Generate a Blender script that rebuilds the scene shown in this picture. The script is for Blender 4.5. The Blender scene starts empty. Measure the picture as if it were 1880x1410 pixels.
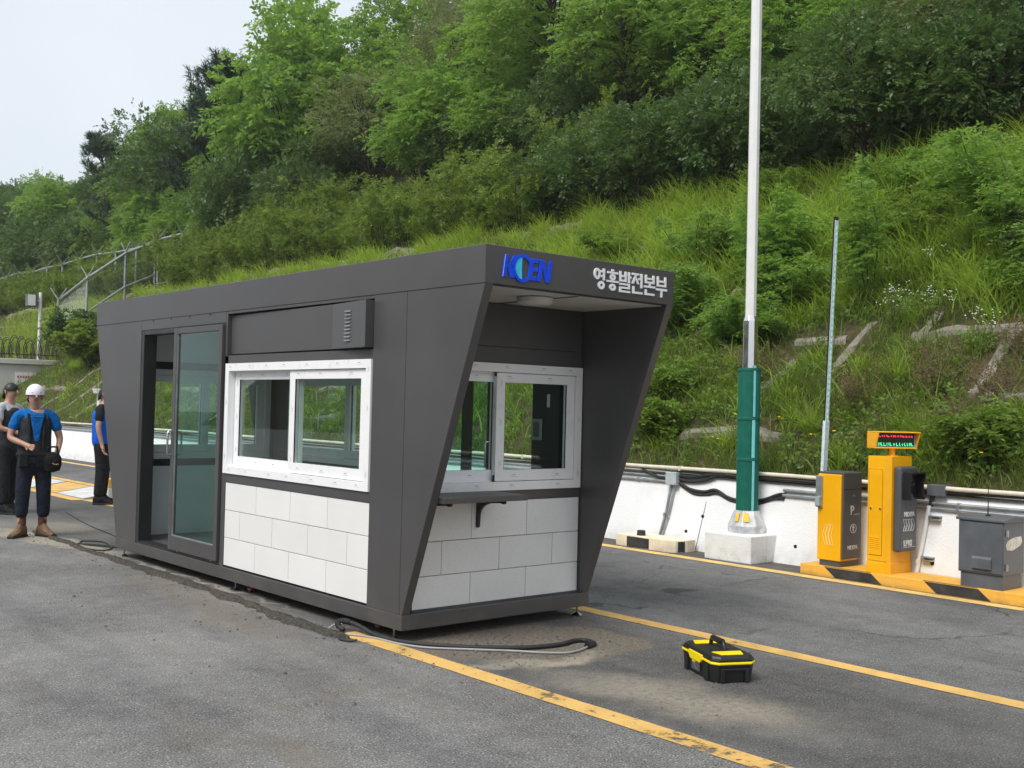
import bpy, bmesh, math, random
import numpy as np
from mathutils import Vector, Matrix
random.seed(7)
RNG = np.random.default_rng(11)
R = math.radians
scene = bpy.context.scene
COL = scene.collection

# ------------------------------------------------------------------ materials
def s2l(*c):
    """sRGB 0-255 -> linear rgba"""
    o = []
    for v in c:
        v = v / 255.0
        o.append(v / 12.92 if v <= .04045 else ((v + .055) / 1.055) ** 2.4)
    return (*o, 1)

class NT:
    def __init__(self, name):
        self.m = bpy.data.materials.new(name)
        self.m.use_nodes = True
        self.t = self.m.node_tree
        self.t.nodes.clear()
        self.out = self.n('ShaderNodeOutputMaterial')
    def n(self, typ, ins=None, **props):
        nd = self.t.nodes.new(typ)
        for k, v in props.items():
            setattr(nd, k, v)
        for k, v in (ins or {}).items():
            self.set(nd, k, v)
        return nd
    def set(self, nd, k, v):
        sock = nd.inputs[k]
        if isinstance(v, bpy.types.NodeSocket):
            self.t.links.new(v, sock)
        elif isinstance(v, bpy.types.Node):
            self.t.links.new(v.outputs[0], sock)
        else:
            sock.default_value = v
    def math(self, op, a, b=0.0, c=None, clamp=False):
        nd = self.n('ShaderNodeMath', {0: a, 1: b}, operation=op, use_clamp=clamp)
        if c is not None: self.set(nd, 2, c)
        return nd.outputs[0]
    def ramp(self, v, a, b, c0=0.0, c1=1.0):
        return self.n('ShaderNodeMapRange', {0: v, 1: a, 2: b, 3: c0, 4: c1}, interpolation_type='SMOOTHSTEP').outputs[0]
    def mix(self, f, a, b, mode='MIX'):
        nd = self.n('ShaderNodeMix', data_type='RGBA', blend_type=mode)
        self.set(nd, 0, f); self.set(nd, 6, a); self.set(nd, 7, b)
        return nd.outputs[2]
    def noise(self, scale, detail=3, vec=None, rough=.55, dist=0.0):
        nd = self.n('ShaderNodeTexNoise', {'Scale': scale, 'Detail': detail, 'Roughness': rough, 'Distortion': dist})
        self.set(nd, 'Vector', vec if vec is not None else self.pos())
        return nd.outputs[0]
    def pos(self):
        if not hasattr(self, '_p'):
            self._p = self.n('ShaderNodeTexCoord').outputs['Object']
        return self._p
    def xyz(self):
        if not hasattr(self, '_x'):
            nd = self.n('ShaderNodeSeparateXYZ', {0: self.pos()})
            self._x = nd.outputs
        return self._x
    def bump(self, h, strength=.3, dist=.01):
        return self.n('ShaderNodeBump', {'Height': h, 'Strength': strength, 'Distance': dist}).outputs[0]
    def bsdf(self, color, rough=.6, metal=0.0, normal=None, spec=.5, **kw):
        b = self.n('ShaderNodeBsdfPrincipled', {'Base Color': color, 'Roughness': rough, 'Metallic': metal, 'Specular IOR Level': spec})
        if normal is not None: self.set(b, 'Normal', normal)
        for k, v in kw.items(): self.set(b, k.replace('_', ' '), v)
        return b.outputs[0]
    def done(self, sh):
        self.t.links.new(sh, self.out.inputs[0])
        return self.m

def plain(name, col, rough=.55, metal=0.0, var=.08, vscale=6.0, bump=0.0, bscale=200.0, spec=.5, rvar=.06, bdist=.002):
    """a painted / metal / plastic surface with slight mottling in colour and gloss"""
    t = NT(name)
    n1 = t.noise(vscale, 4)
    c = t.mix(t.ramp(n1, .3, .7), tuple(x * (1 - var) for x in col[:3]) + (1,), tuple(min(1, x * (1 + var)) for x in col[:3]) + (1,))
    r = t.ramp(n1, .3, .7, rough - rvar, rough + rvar)
    nm = t.bump(t.noise(bscale, 3), bump, bdist) if bump else None
    return t.done(t.bsdf(c, r, metal, nm, spec))

def glass(name, tint, ior=1.5, base=0.0):
    t = NT(name)
    bf = t.n('ShaderNodeNewGeometry').outputs['Backfacing']
    fr = t.n('ShaderNodeFresnel', {'IOR': t.math('ADD', t.math('MULTIPLY', bf, 1 / ior - ior), ior)}).outputs[0]
    f = t.math('ADD', fr, base, clamp=True)
    sh = t.n('ShaderNodeMixShader', {0: f, 1: t.n('ShaderNodeBsdfTransparent', {0: tint}).outputs[0],
             2: t.n('ShaderNodeBsdfGlossy', {'Color': (.95, .97, .97, 1), 'Roughness': .01}).outputs[0]})
    return t.done(sh.outputs[0])

def leafmat(name, c1, c2, c3, trans=.35, rough=.5, spec=.35, drift=.45):
    """leaves: per-leaf, per-plant and drifting colour differences, with light passing through"""
    t = NT(name)
    rnd = t.n('ShaderNodeNewGeometry').outputs['Random Per Island']
    orn = t.n('ShaderNodeObjectInfo').outputs['Random']
    wp = t.n('ShaderNodeNewGeometry').outputs['Position']
    big = t.noise(.9, 2, wp)
    f = t.math('ADD', t.math('MULTIPLY', rnd, .55), t.math('MULTIPLY', t.ramp(big, .35, .65), .45))
    c = t.mix(f, c1, c2)
    c = t.mix(t.math('MULTIPLY', orn, .7), c, c3)
    wide = t.ramp(t.noise(.33, 3, wp), .42, .68)
    c = t.mix(t.math('MULTIPLY', wide, drift), c, tuple(x * y for x, y in zip(c1[:3], (1.25, .95, .8))) + (1,))
    old = t.math('GREATER_THAN', rnd, .965)
    c = t.mix(t.math('MULTIPLY', old, .8), c, (.22, .17, .05, 1))
    d = t.bsdf(c, rough, 0, None, spec)
    tc = t.mix(.5, c, (c2[0] * 1.5, c2[1] * 1.5, c2[2], 1))
    tr = t.n('ShaderNodeBsdfTranslucent', {0: tc}).outputs[0]
    return t.done(t.n('ShaderNodeMixShader', {0: trans, 1: d, 2: tr}).outputs[0])

def emit(name, col, st):
    t = NT(name)
    return t.done(t.n('ShaderNodeEmission', {0: col, 1: st}).outputs[0])

M = {}
# booth
def booth_metal(name, col):
    t = NT(name)
    fine = t.noise(420, 2)
    n1 = t.noise(1.3, 3)
    c = t.mix(t.ramp(n1, .3, .7), tuple(x * .92 for x in col[:3]) + (1,), tuple(x * 1.08 for x in col[:3]) + (1,))
    c = t.mix(t.ramp(fine, .35, .7, 0, .3), c, tuple(x * 1.5 for x in col[:3]) + (1,))
    z = t.xyz()[2]
    dust = t.math('MULTIPLY', t.ramp(z, .55, .1), t.ramp(t.noise(5, 4), .35, .75, 0, .3))
    c = t.mix(dust, c, (.16, .14, .12, 1))
    return t.done(t.bsdf(c, t.ramp(n1, .3, .7, .36, .46), .25, t.bump(fine, .12, .001), .5))
M['metal'] = booth_metal('charcoal_metal', (.083, .080, .081, 1))
M['groove'] = plain('dark_groove', (.012, .012, .012, 1), .8)
M['jamb'] = plain('dark_frame', (.03, .03, .031, 1), .4, .3)
M['inner'] = plain('interior_panel', (.74, .75, .77, 1), .5, var=.03)
M['soffit'] = plain('soffit_panel', s2l(206, 204, 202), .5, var=.04)
M['floor'] = plain('vinyl_floor', (.07, .072, .075, 1), .45, var=.15)
M['desk'] = plain('dark_desk', (.03, .03, .032, 1), .35)
M['pvc'] = plain('white_pvc', (.84, .84, .85, 1), .32, var=.02)
M['print'] = plain('film_print', (.33, .33, .34, 1), .6)
def tile_mat():
    t = NT('speckled_tile')
    v = t.n('ShaderNodeTexVoronoi', {'Vector': t.pos(), 'Scale': 240.0, 'Randomness': 1.0})
    cell = t.n('ShaderNodeSeparateColor', {0: v.outputs['Color']}).outputs[0]
    sp = t.math('MULTIPLY', t.math('GREATER_THAN', cell, .86), t.ramp(v.outputs[0], .45, .2))
    isl = t.n('ShaderNodeNewGeometry').outputs['Random Per Island']
    c = t.mix(isl, (.74, .735, .725, 1), (.79, .785, .775, 1))
    c = t.mix(t.ramp(t.noise(2.5, 4), .4, .75, 0, .16), c, (.60, .58, .55, 1))
    c = t.mix(t.math('MULTIPLY', sp, .7), c, (.22, .21, .20, 1))
    return t.done(t.bsdf(c, .55, 0, t.bump(t.noise(160, 3), .25, .003)))
M['tile'] = tile_mat()
M['glass_clear'] = glass('clear_glass', (.92, .985, .965, 1), 1.42, .0)
M['glass_door'] = glass('green_door_glass', (.66, .86, .82, 1), 1.36, .0)
M['chrome'] = plain('bright_steel', (.62, .63, .64, 1), .22, 1.0)
M['steel'] = plain('galvanised_steel', (.42, .44, .45, 1), .42, .75, var=.15)
M['blue'] = plain('blue_acrylic', s2l(18, 76, 228), .3)
M['blue_edge'] = plain('pale_letter_edge', (.55, .6, .7, 1), .3)
M['cyan'] = plain('cyan_acrylic', s2l(60, 195, 250), .3, var=.25, vscale=9)
M['white'] = plain('white_acrylic', (.85, .86, .88, 1), .35, var=.02)
M['red'] = plain('red_caster', (.33, .05, .03, 1), .5)
M['black'] = plain('black_plastic', (.012, .012, .013, 1), .42)
M['rubber'] = plain('black_rubber', (.018, .018, .019, 1), .62, var=.3, vscale=20)
M['greywire'] = plain('grey_cable', (.30, .30, .30, 1), .5)
M['yellow'] = plain('toolbox_yellow', s2l(250, 222, 8), .38, var=.04)
M['grey_panel'] = plain('pale_green_grey', s2l(150, 165, 163), .45)
M['led'] = plain('lamp_diffuser', (.62, .61, .58, 1), .4)
# roadside
M['amber'] = plain('amber_paint', s2l(243, 176, 8), .42, var=.06, vscale=3)
M['amber_dark'] = plain('amber_seam', (.32, .16, .01, 1), .6)
M['gunmetal'] = plain('gunmetal_paint', (.085, .087, .092, 1), .45, .1, bump=.1, bscale=300)
M['slate'] = plain('slate_cabinet', (.105, .113, .125, 1), .5, .1, var=.12, bump=.12, bscale=260)
M['green'] = plain('green_wrap', s2l(10, 98, 82), .42, var=.1, vscale=12)
M['teal'] = plain('pale_teal_strip', s2l(120, 200, 205), .45)
M['sticker'] = plain('yellow_sticker', s2l(246, 184, 10), .5)
M['stainless'] = plain('stainless_steel', (.80, .80, .80, 1), .2, 1.0, var=.05, vscale=3)
M['mastwhite'] = plain('mast_white', (.78, .78, .76, 1), .35, .1, var=.03)
M['castbase'] = plain('pole_base_cover', (.55, .56, .57, 1), .45, .4, var=.25, vscale=9)
M['cream'] = plain('cream_pvc', (.66, .62, .50, 1), .45, var=.1)
M['boxblue'] = plain('junction_box', (.55, .60, .63, 1), .4, .3)
M['ledred'] = emit('red_led', (1, .05, .06, 1), 1.6)
M['ledgreen'] = emit('green_led', (.05, .95, .35, 1), 1.5)
M['armled'] = emit('arm_led', (.35, .95, .72, 1), .75)
M['armdif'] = plain('arm_diffuser', (.60, .70, .74, 1), .35, var=.15, vscale=30)
def dirty(name, col, dark, sc=4.0, amt=.6, bumps=.3, drip=True, low=.25):
    """painted concrete: stains, chips, drips and a dirty foot"""
    t = NT(name)
    p = t.pos()
    st = t.n('ShaderNodeMapping', {'Vector': p, 'Scale': (1, 1, .15)}).outputs[0]
    a = t.ramp(t.noise(sc, 6, p, .65), .52, .75)
    b = t.ramp(t.noise(sc * 2.2, 5, st, .6), .55, .8)
    ch = t.ramp(t.noise(sc * 9, 4, p, .7), .64, .70)
    f = t.math('ADD', t.math('MULTIPLY', a, .35 * amt), t.math('MULTIPLY', b, .35 * amt), clamp=True)
    foot = t.math('MULTIPLY', t.ramp(t.xyz()[2], low, 0.0), t.ramp(t.noise(7, 4, p), .3, .7))
    f = t.math('ADD', f, t.math('MULTIPLY', foot, .7 * amt), clamp=True)
    f = t.math('ADD', f, t.math('MULTIPLY', ch, .28 * amt), clamp=True)
    c = t.mix(f, col, dark)
    return t.done(t.bsdf(c, .75, 0, t.bump(t.noise(60, 5), bumps, .01), .3))
M['wallpaint'] = dirty('white_painted_concrete', (.80, .81, .82, 1), (.24, .22, .19, 1), 2.2, .42, .5)
M['plinth'] = dirty('plinth_paint', (.77, .78, .78, 1), (.22, .20, .17, 1), 5, .55, .5)
M['kerbcream'] = dirty('kerb_cream', s2l(234, 222, 198), (.25, .21, .16, 1), 6, .6, .5)
M['kerbyellow'] = dirty('kerb_yellow', s2l(226, 172, 72), (.20, .15, .09, 1), 5, .7, .5, low=.06)
M['kerbblack'] = dirty('kerb_black', (.025, .025, .027, 1), (.12, .11, .1, 1), 6, .5, .5)
M['concrete'] = dirty('grey_concrete', (.60, .59, .55, 1), (.27, .26, .23, 1), 1.2, .8, .5)
M['stone'] = dirty('lattice_concrete', (.27, .245, .21, 1), (.10, .085, .06, 1), 1.7, 1.0, .9, low=-9)
M['rust'] = plain('rusty_wire', (.055, .045, .038, 1), .7, .5)
M['bark'] = plain('bark', (.055, .045, .036, 1), .9, var=.35, vscale=12, spec=.2)
M['stem'] = plain('green_stem', (.07, .085, .03, 1), .7, var=.3, spec=.2)
M['drystem'] = plain('dry_stem', (.17, .12, .07, 1), .8, var=.3, spec=.2)
# clothing
M['skin'] = plain('skin', (.42, .24, .17, 1), .5, var=.08, vscale=20)
M['hair'] = plain('black_hair', (.012, .011, .011, 1), .5)
M['tee'] = plain('blue_tee', s2l(8, 98, 168), .85, var=.12, vscale=14, spec=.2, bump=.9, bscale=13, bdist=.03)
M['vest'] = plain('dark_vest', (.028, .03, .036, 1), .8, var=.3, vscale=16, spec=.2, bump=.9, bscale=13, bdist=.03)
M['navy'] = plain('navy_cloth', (.012, .016, .028, 1), .85, var=.3, vscale=10, spec=.2, bump=.9, bscale=13, bdist=.03)
M['blackcloth'] = plain('black_cloth', (.013, .013, .015, 1), .85, var=.3, vscale=10, spec=.2, bump=.9, bscale=13, bdist=.03)
M['royal'] = plain('royal_blue_cloth', s2l(16, 92, 200), .8, var=.12, vscale=12, spec=.2, bump=.9, bscale=13, bdist=.03)
M['greycloth'] = plain('grey_cloth', (.45, .46, .5, 1), .85, spec=.2, bump=.9, bscale=13, bdist=.03)
M['whitecap'] = plain('white_cap', (.76, .74, .82, 1), .8, var=.06, spec=.2)
M['boot'] = plain('brown_boot', (.15, .085, .04, 1), .7, var=.3, vscale=25)
M['sock'] = plain('striped_sock', (.10, .035, .02, 1), .9, var=.5, vscale=40)

# ------------------------------------------------------------------ mesh builder
class MB:
    def __init__(s, *mats):
        s.v = []; s.f = []; s.mi = []; s.mats = list(mats); s.cur = 0
    def use(s, i): s.cur = i; return s
    def add(s, vs, fs):
        o = len(s.v)
        s.v += [tuple(p) for p in vs]
        s.f += [tuple(i + o for i in f) for f in fs]
        s.mi += [s.cur] * len(fs)
        return s
    def box(s, x0, x1, y0, y1, z0, z1):
        x0, x1 = sorted((x0, x1)); y0, y1 = sorted((y0, y1)); z0, z1 = sorted((z0, z1))
        v = [(x, y, z) for z in (z0, z1) for y in (y0, y1) for x in (x0, x1)]
        return s.add(v, [(0, 2, 3, 1), (4, 5, 7, 6), (0, 1, 5, 4), (2, 6, 7, 3), (0, 4, 6, 2), (1, 3, 7, 5)])
    def prism(s, pts, ax, a, b):
        """extrude a 2-D polygon (the other two axes in order) along axis ax from a to b"""
        def P(p, w):
            return (w, p[0], p[1]) if ax == 0 else ((p[0], w, p[1]) if ax == 1 else (p[0], p[1], w))
        n = len(pts)
        v = [P(p, a) for p in pts] + [P(p, b) for p in pts]
        f = [tuple(range(n)), tuple(range(2 * n - 1, n - 1, -1))]
        f += [(i, i + n, (i + 1) % n + n, (i + 1) % n) for i in range(n)]
        return s.add(v, f)
    def tube(s, pts, r, n=8, caps=True):
        pts = [Vector(p) for p in pts]
        rs = r if isinstance(r, (list, tuple)) else [r] * len(pts)
        up = Vector((0, 0, 1)); vs = []; fs = []
        ref = None
        for i, p in enumerate(pts):
            d = (pts[min(i + 1, len(pts) - 1)] - pts[max(i - 1, 0)])
            if d.length < 1e-9: d = Vector((0, 0, 1))
            d.normalize()
            if ref is None:
                ref = d.cross(Vector((1, 0, 0)) if abs(d.x) < .8 else up)
            ref = (ref - d * ref.dot(d)); ref.normalize()
            b = d.cross(ref)
            for k in range(n):
                a = 2 * math.pi * k / n
                vs.append(p + (ref * math.cos(a) + b * math.sin(a)) * rs[i])
        for i in range(len(pts) - 1):
            for k in range(n):
                k2 = (k + 1) % n
                fs.append((i * n + k, i * n + k2, (i + 1) * n + k2, (i + 1) * n + k))
        if caps:
            fs.append(tuple(range(n - 1, -1, -1)))
            fs.append(tuple(range((len(pts) - 1) * n, len(pts) * n)))
        return s.add(vs, fs)
    def lathe(s, prof, c=(0, 0, 0), n=16, ph=0.0, sx=1.0, sy=1.0):
        vs = []; fs = []
        for r, z in prof:
            for k in range(n):
                a = 2 * math.pi * k / n + ph
                vs.append((c[0] + r * math.cos(a) * sx, c[1] + r * math.sin(a) * sy, c[2] + z))
        for i in range(len(prof) - 1):
            for k in range(n):
                k2 = (k + 1) % n
                fs.append((i * n + k, i * n + k2, (i + 1) * n + k2, (i + 1) * n + k))
        fs.append(tuple(range(n - 1, -1, -1))); fs.append(tuple(range((len(prof) - 1) * n, len(prof) * n)))
        return s.add(vs, fs)
    def beam(s, p0, p1, w, h, up=(0, 0, 1)):
        p0, p1 = Vector(p0), Vector(p1); d = (p1 - p0).normalized()
        a = d.cross(Vector(up))
        if a.length < 1e-6: a = d.cross(Vector((1, 0, 0)))
        a.normalize(); b = a.cross(d)
        v = [p + a * (w / 2 * i) + b * (h / 2 * j) for p in (p0, p1) for i, j in ((-1, -1), (1, -1), (1, 1), (-1, 1))]
        return s.add(v, [(3, 2, 1, 0), (4, 5, 6, 7), (0, 1, 5, 4), (1, 2, 6, 5), (2, 3, 7, 6), (3, 0, 4, 7)])
    def xf(s, fn, start=0):
        for i in range(start, len(s.v)): s.v[i] = tuple(fn(s.v[i]))
        return s
    def build(s, name, mat=None, parent=None, bevel=0.0, smooth=False, seg=2):
        me = bpy.data.meshes.new(name)
        me.from_pydata(s.v, [], s.f)
        for m in ([mat] if mat is not None else s.mats): me.materials.append(m)
        if mat is None: me.polygons.foreach_set('material_index', s.mi)
        bm = bmesh.new(); bm.from_mesh(me)
        bmesh.ops.recalc_face_normals(bm, faces=bm.faces)
        bm.to_mesh(me); bm.free()
        if smooth:
            me.polygons.foreach_set('use_smooth', [True] * len(me.polygons))
            me.set_sharp_from_angle(angle=R(40))
        me.update()
        return link(name, me, parent, bevel, seg)

def link(name, me, parent=None, bevel=0.0, seg=2):
    o = bpy.data.objects.new(name, me); COL.objects.link(o)
    if parent is not None: o.parent = parent
    if bevel:
        b = o.modifiers.new('bevel', 'BEVEL'); b.width = bevel; b.segments = seg
        b.limit_method = 'ANGLE'; b.angle_limit = R(35)
    return o

def tag(o, label=None, cat=None, group=None, kind=None):
    if label: o['label'] = label
    if cat: o['category'] = cat
    if group: o['group'] = group
    if kind: o['kind'] = kind
    return o

def thing(name, label, cat, loc=(0, 0, 0), rotz=0.0, group=None):
    o = bpy.data.objects.new(name, None); COL.objects.link(o)
    o.location = loc; o.rotation_euler = (0, 0, rotz); o.empty_display_size = .1
    return tag(o, label, cat, group)

def copy_tree(o, parent=None):
    kids = list(o.children)
    c = o.copy(); COL.objects.link(c)
    if parent is not None:
        c.parent = parent; c.matrix_parent_inverse = o.matrix_parent_inverse.copy()
    for ch in kids: copy_tree(ch, c)
    return c

def npmesh(name, verts, quads, mat, parent=None, smooth=False):
    """fast mesh from numpy arrays of verts (N,3) and quads (K,4)"""
    me = bpy.data.meshes.new(name)
    verts = np.ascontiguousarray(verts, np.float32).reshape(-1, 3)
    quads = np.ascontiguousarray(quads, np.int32).reshape(-1, 4)
    me.vertices.add(len(verts)); me.vertices.foreach_set('co', verts.ravel())
    me.loops.add(quads.size); me.loops.foreach_set('vertex_index', quads.ravel())
    me.polygons.add(len(quads)); me.polygons.foreach_set('loop_start', np.arange(0, quads.size, 4, dtype=np.int32))
    if smooth: me.polygons.foreach_set('use_smooth', np.ones(len(quads), bool))
    me.materials.append(mat); me.update(calc_edges=True)
    return link(name, me, parent)

def text_mesh(txt, size, depth=.004, bold=0.0, spacing=1.0):
    """built-in font lettering as plain mesh data, lying in the XZ plane and facing -Y, origin at lower left"""
    cu = bpy.data.curves.new('lettering', 'FONT'); cu.body = txt; cu.size = size; cu.extrude = depth; cu.offset = bold
    cu.space_character = spacing; cu.resolution_u = 4
    ob = bpy.data.objects.new('lettering_curve', cu); COL.objects.link(ob)
    dg = bpy.context.evaluated_depsgraph_get()
    me = bpy.data.meshes.new_from_object(ob.evaluated_get(dg))
    bpy.data.objects.remove(ob); bpy.data.curves.remove(cu)
    me.transform(Matrix.Rotation(R(90), 4, 'X'))
    return me

def lettering(name, txt, size, mat, parent, mtx, depth=.003, bold=0.0, spacing=1.0):
    me = text_mesh(txt, size, depth, bold, spacing); me.transform(mtx)
    me.materials.clear(); me.materials.append(mat)
    return link(name, me, parent)
# ------------------------------------------------------------------ the booth
W, L = 1.71, 4.90
ZF0, ZF1 = .08, .18            # skirt
ZT0, ZT1 = 2.303, 2.54         # roof fascia
OF, OB = .779, .705            # front and rear overhang
booth = thing('security_booth', 'charcoal prefabricated guard booth with slanted canopy, white windows and white stone-effect cladding', 'guard booth')

MB().box(-.004, W + .004, -.004, L + .004, ZF0, ZF1).build('base_skirt', M['metal'], booth, .004)
MB().box(.05, W - .05, .05, L - .05, ZF1 - .002, .196).build('floor_panel', M['floor'], booth)
rf = MB().box(-.004, W + .004, -OF, L + OB, ZT0, ZT1).build('roof_fascia', M['metal'], booth, .004)
# the roof slab leaves the canopy soffit recessed: soffit sheets under it
MB().box(.06, W - .06, -OF + .05, .055, ZT0 - .010, ZT0 - .002).build('soffit', M['soffit'], booth)
g = MB()
g.box(.06, W - .06, -OF + .005, -OF + .05, ZT0 - .006, ZT0 - .0015)
g.box(.80, .835, -OF + .05, .05, ZT0 - .0125, ZT0 - .0105)
g.build('soffit_trim', M['jamb'], booth)
lt = MB().lathe([(.10, 0), (.118, -.012), (.118, -.035), (.10, -.05), (.0, -.052)], (.69, -.46, ZT0 - .011), 24).build('ceiling_light', M['led'], booth, smooth=True)
MB().lathe([(.121, -.006), (.124, -.006), (.124, -.02), (.121, -.02)], (.69, -.46, ZT0 - .011), 24).build('light_ring', M['soffit'], lt, smooth=True)

TH = .10
def side_wall_pieces(x0, x1, sgn):
    pass
# left long side (faces the near lane): X 0..TH
lw = [
    ('rear_side_panel', [(4.423, .18), (4.90, .18), (5.603, ZT0), (4.423, ZT0)]),
    ('corner_panel', [(.030, .18), (.414, .18), (.414, ZT0), (.030, ZT0)]),
]
for nm, pg in lw:
    MB().prism(pg, 0, 0, TH if nm != 'corner_panel' else TH).build(nm, M['metal'], booth, .003)
MB().prism([(.026, .18), (0, .18), (-OF, ZT0), (.026, ZT0)], 0, 0, .065).build('canopy_fin', M['metal'], booth, .003)
MB().prism([(.03, .18), (0, .18), (-OF, ZT0), (.03, ZT0)], 0, W - .065, W).build('canopy_fin', M['metal'], booth, .003)
MB().box(.02, TH, .024, .032, .18, ZT0).build('panel_seam', M['groove'], booth)
h = MB(M['metal'], M['groove'])
h.box(0.001, TH, 2.642, 4.421, 2.212, ZT0)
h.use(1)
for y in (2.95, 3.35, 3.75, 4.15): h.box(-.002, .004, y - .008, y + .008, 2.285, 2.297)
h.build('door_header', None, booth)
MB().box(.001, TH, 2.575, 2.640, .18, 1.93).build('door_post', M['metal'], booth, .003)
s = MB()
s.box(.001, TH, .416, 2.573, .882, .953)
s.box(.001, TH, .416, 2.640, 1.867, 1.932)
s.box(.001, TH, 2.612, 2.640, 1.934, ZT0)
s.box(.001, TH, .416, 2.610, 2.280, ZT0)
s.box(.06, TH, .416, 2.610, 1.934, 2.278)
s.build('wall_band', M['metal'], booth, .002)
MB().box(.02, TH, .416, 2.573, .185, .880).build('cladding_backing', M['groove'], booth)
# stone-effect tiles with open joints
def tiles(axis, u0, u1, zs, firsts, step, mapf, name):
    b = MB()
    for (z0, z1), f in zip(zs, firsts):
        cuts = [u0]; u = f
        while u < u1 - .01:
            if u > u0 + .01: cuts.append(u)
            u += step
        cuts.append(u1)
        for a, c in zip(cuts, cuts[1:]):
            p = mapf(a + .0022, c - .0022, z0 + .0022, z1 - .0022)
            b.box(*p)
    return b.build(name, M['tile'], booth, .002)
rows = [(.652, .880), (.424, .652), (.194, .424)]
tiles(0, .416, 2.573, rows, (.42, .15, .42), .539, lambda a, c, z0, z1: (.006, .03, a, c, z0, z1), 'stone_cladding')
frow = [(.640, .895), (.410, .640), (.185, .410)]
tiles(1, .067, 1.643, frow, (.612 - .511, .358 - .511, .612 - .511), .5105, lambda a, c, z0, z1: (a, c, .055, .08, z0, z1), 'stone_cladding')
MB().box(.065, 1.645, .078, .14, .181, .93).build('cladding_backing', M['groove'], booth)
MB().box(.066, 1.644, .058, .14, .897, .965).build('wall_band', M['metal'], booth)
b = MB(); b.box(.066, 1.644, .062, .14, 1.985, ZT0 - .012); b.box(.066, 1.644, .056, .14, 1.870, 1.983)
b.build('front_wall', M['metal'], booth, .002)

# air-conditioner cover: nearly flush at its far end, standing out at the near end
cv = MB().prism([(.036, 2.606), (.000, .95), (-.066, .420), (.055, .420), (.055, 2.606)], 2, 1.944, 2.268).build('vent_cover', M['metal'], booth, .003)
lv = MB()
for k in range(9):
    z = 1.992 + k * .0255
    lv.prism([(.648, z), (.722, z), (.722, z + .010), (.648, z + .010)], 0, -.047 + 0, -.020)
lv.build('louvre', M['steel'], cv, .002)

# ---- windows
def window(mapf, Wd, Hd, front_right=True, slide=0.0, prints=True, name='window'):
    """sliding window in local (u right, v up, w outward); mapf maps to booth coordinates"""
    fr = MB(M['pvc'], M['print'])
    F = .062; D0, D1 = -.085, .014
    fr.box(0, Wd, 0, F, D0, D1) if False else None
    def bx(b, u0, u1, v0, v1, w0, w1):
        st = len(b.v); b.box(u0, u1, w0, w1, v0, v1)
        for i in range(st, len(b.v)):
            u, w, v = b.v[i]; b.v[i] = mapf(u, v, w)
    bx(fr, 0, Wd, 0, F, D0, D1); bx(fr, 0, Wd, Hd - F, Hd, D0, D1)
    bx(fr, 0, F, F, Hd - F, D0, D1 - .0005); bx(fr, Wd - F, Wd, F, Hd - F, D0, D1 - .0005)
    bx(fr, F, Wd - F, F, F + .012, -.045, -.030); bx(fr, F, Wd - F, Hd - F - .012, Hd - F, -.045, -.030)
    def marks(b, along_u, lo, hi, c, w):
        b.use(1); p = lo + .06 + random.random() * .1
        while p < hi - .08:
            if along_u:
                bx(b, p, p + .034, c + .004, c + .0085, w - .001, w + .0009)
                bx(b, p - .012, p + .055, c - .007, c - .0055, w - .001, w + .0008)
            else:
                bx(b, c + .004, c + .0085, p, p + .034, w - .001, w + .0009)
                bx(b, c - .007, c - .0055, p - .012, p + .055, w - .001, w + .0008)
            p += .26 + random.random() * .2
        b.use(0)
    if prints:
        marks(fr, True, 0, Wd, F * .5, D1); marks(fr, True, 0, Wd, Hd - F * .45, D1)
        marks(fr, False, 0, Hd, F * .45, D1 - .0005); marks(fr, False, 0, Hd, Wd - F * .5, D1 - .0005)
    frame = fr.build(name, None, booth, .0025)
    mid = Wd / 2; S = .078
    for right in (False, True):
        outer = (right == front_right)
        w1 = -.004 if outer else -.046
        w0 = w1 - .036
        u0, u1 = (F + .004, mid + .04) if not right else (mid - .04, Wd - F - .004)
        if not right: u0 += slide; u1 += slide
        v0, v1 = F + .004, Hd - F - .004
        b = MB(M['pvc'], M['print'])
        bx(b, u0, u1, v0, v0 + S, w0, w1); bx(b, u0, u1, v1 - S * .85, v1, w0, w1)
        bx(b, u0, u0 + S, v0 + S, v1 - S * .85, w0, w1 - .0006); bx(b, u1 - S, u1, v0 + S, v1 - S * .85, w0, w1 - .0006)
        if prints:
            marks(b, True, u0, u1, v0 + S * .45, w1); marks(b, True, u0, u1, v1 - S * .4, w1)
            marks(b, False, v0, v1, u0 + S * .5, w1 - .0006)
        b.build('sash', None, frame, .0025)
        pb = MB(); bx(pb, u0 + S - .004, u1 - S + .004, v0 + S - .004, v1 - S * .85 + .004, (w0 + w1) / 2 - .003, (w0 + w1) / 2 + .003)
        pb.build('pane', M['glass_clear'], frame)
        e = .006
        for q in ((u0 + S - e, u0 + S + .004, v0 + S, v1 - S * .85), (u1 - S - .004, u1 - S + e, v0 + S, v1 - S * .85)):
            gb = MB(); bx(gb, *q, w1 - .012, w1 - .003); gb.build('gasket', M['jamb'], frame)
    lb = MB(); bx(lb, mid - .028, mid + .0, Hd * .44, Hd * .56, -.05, -.0395 + .004)
    bx(lb, mid + .012, mid + .03, Hd * .46, Hd * .52, -.055, -.040)
    lb.build('latch', M['steel'], frame)
    return frame
window(lambda u, v, w: (-w + .002, 2.603 - u, .956 + v), 2.183, .909, True)
fw_ = window(lambda u, v, w: (.068 + u, .056 - w, .967 + v), 1.575, .900, True)
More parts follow.
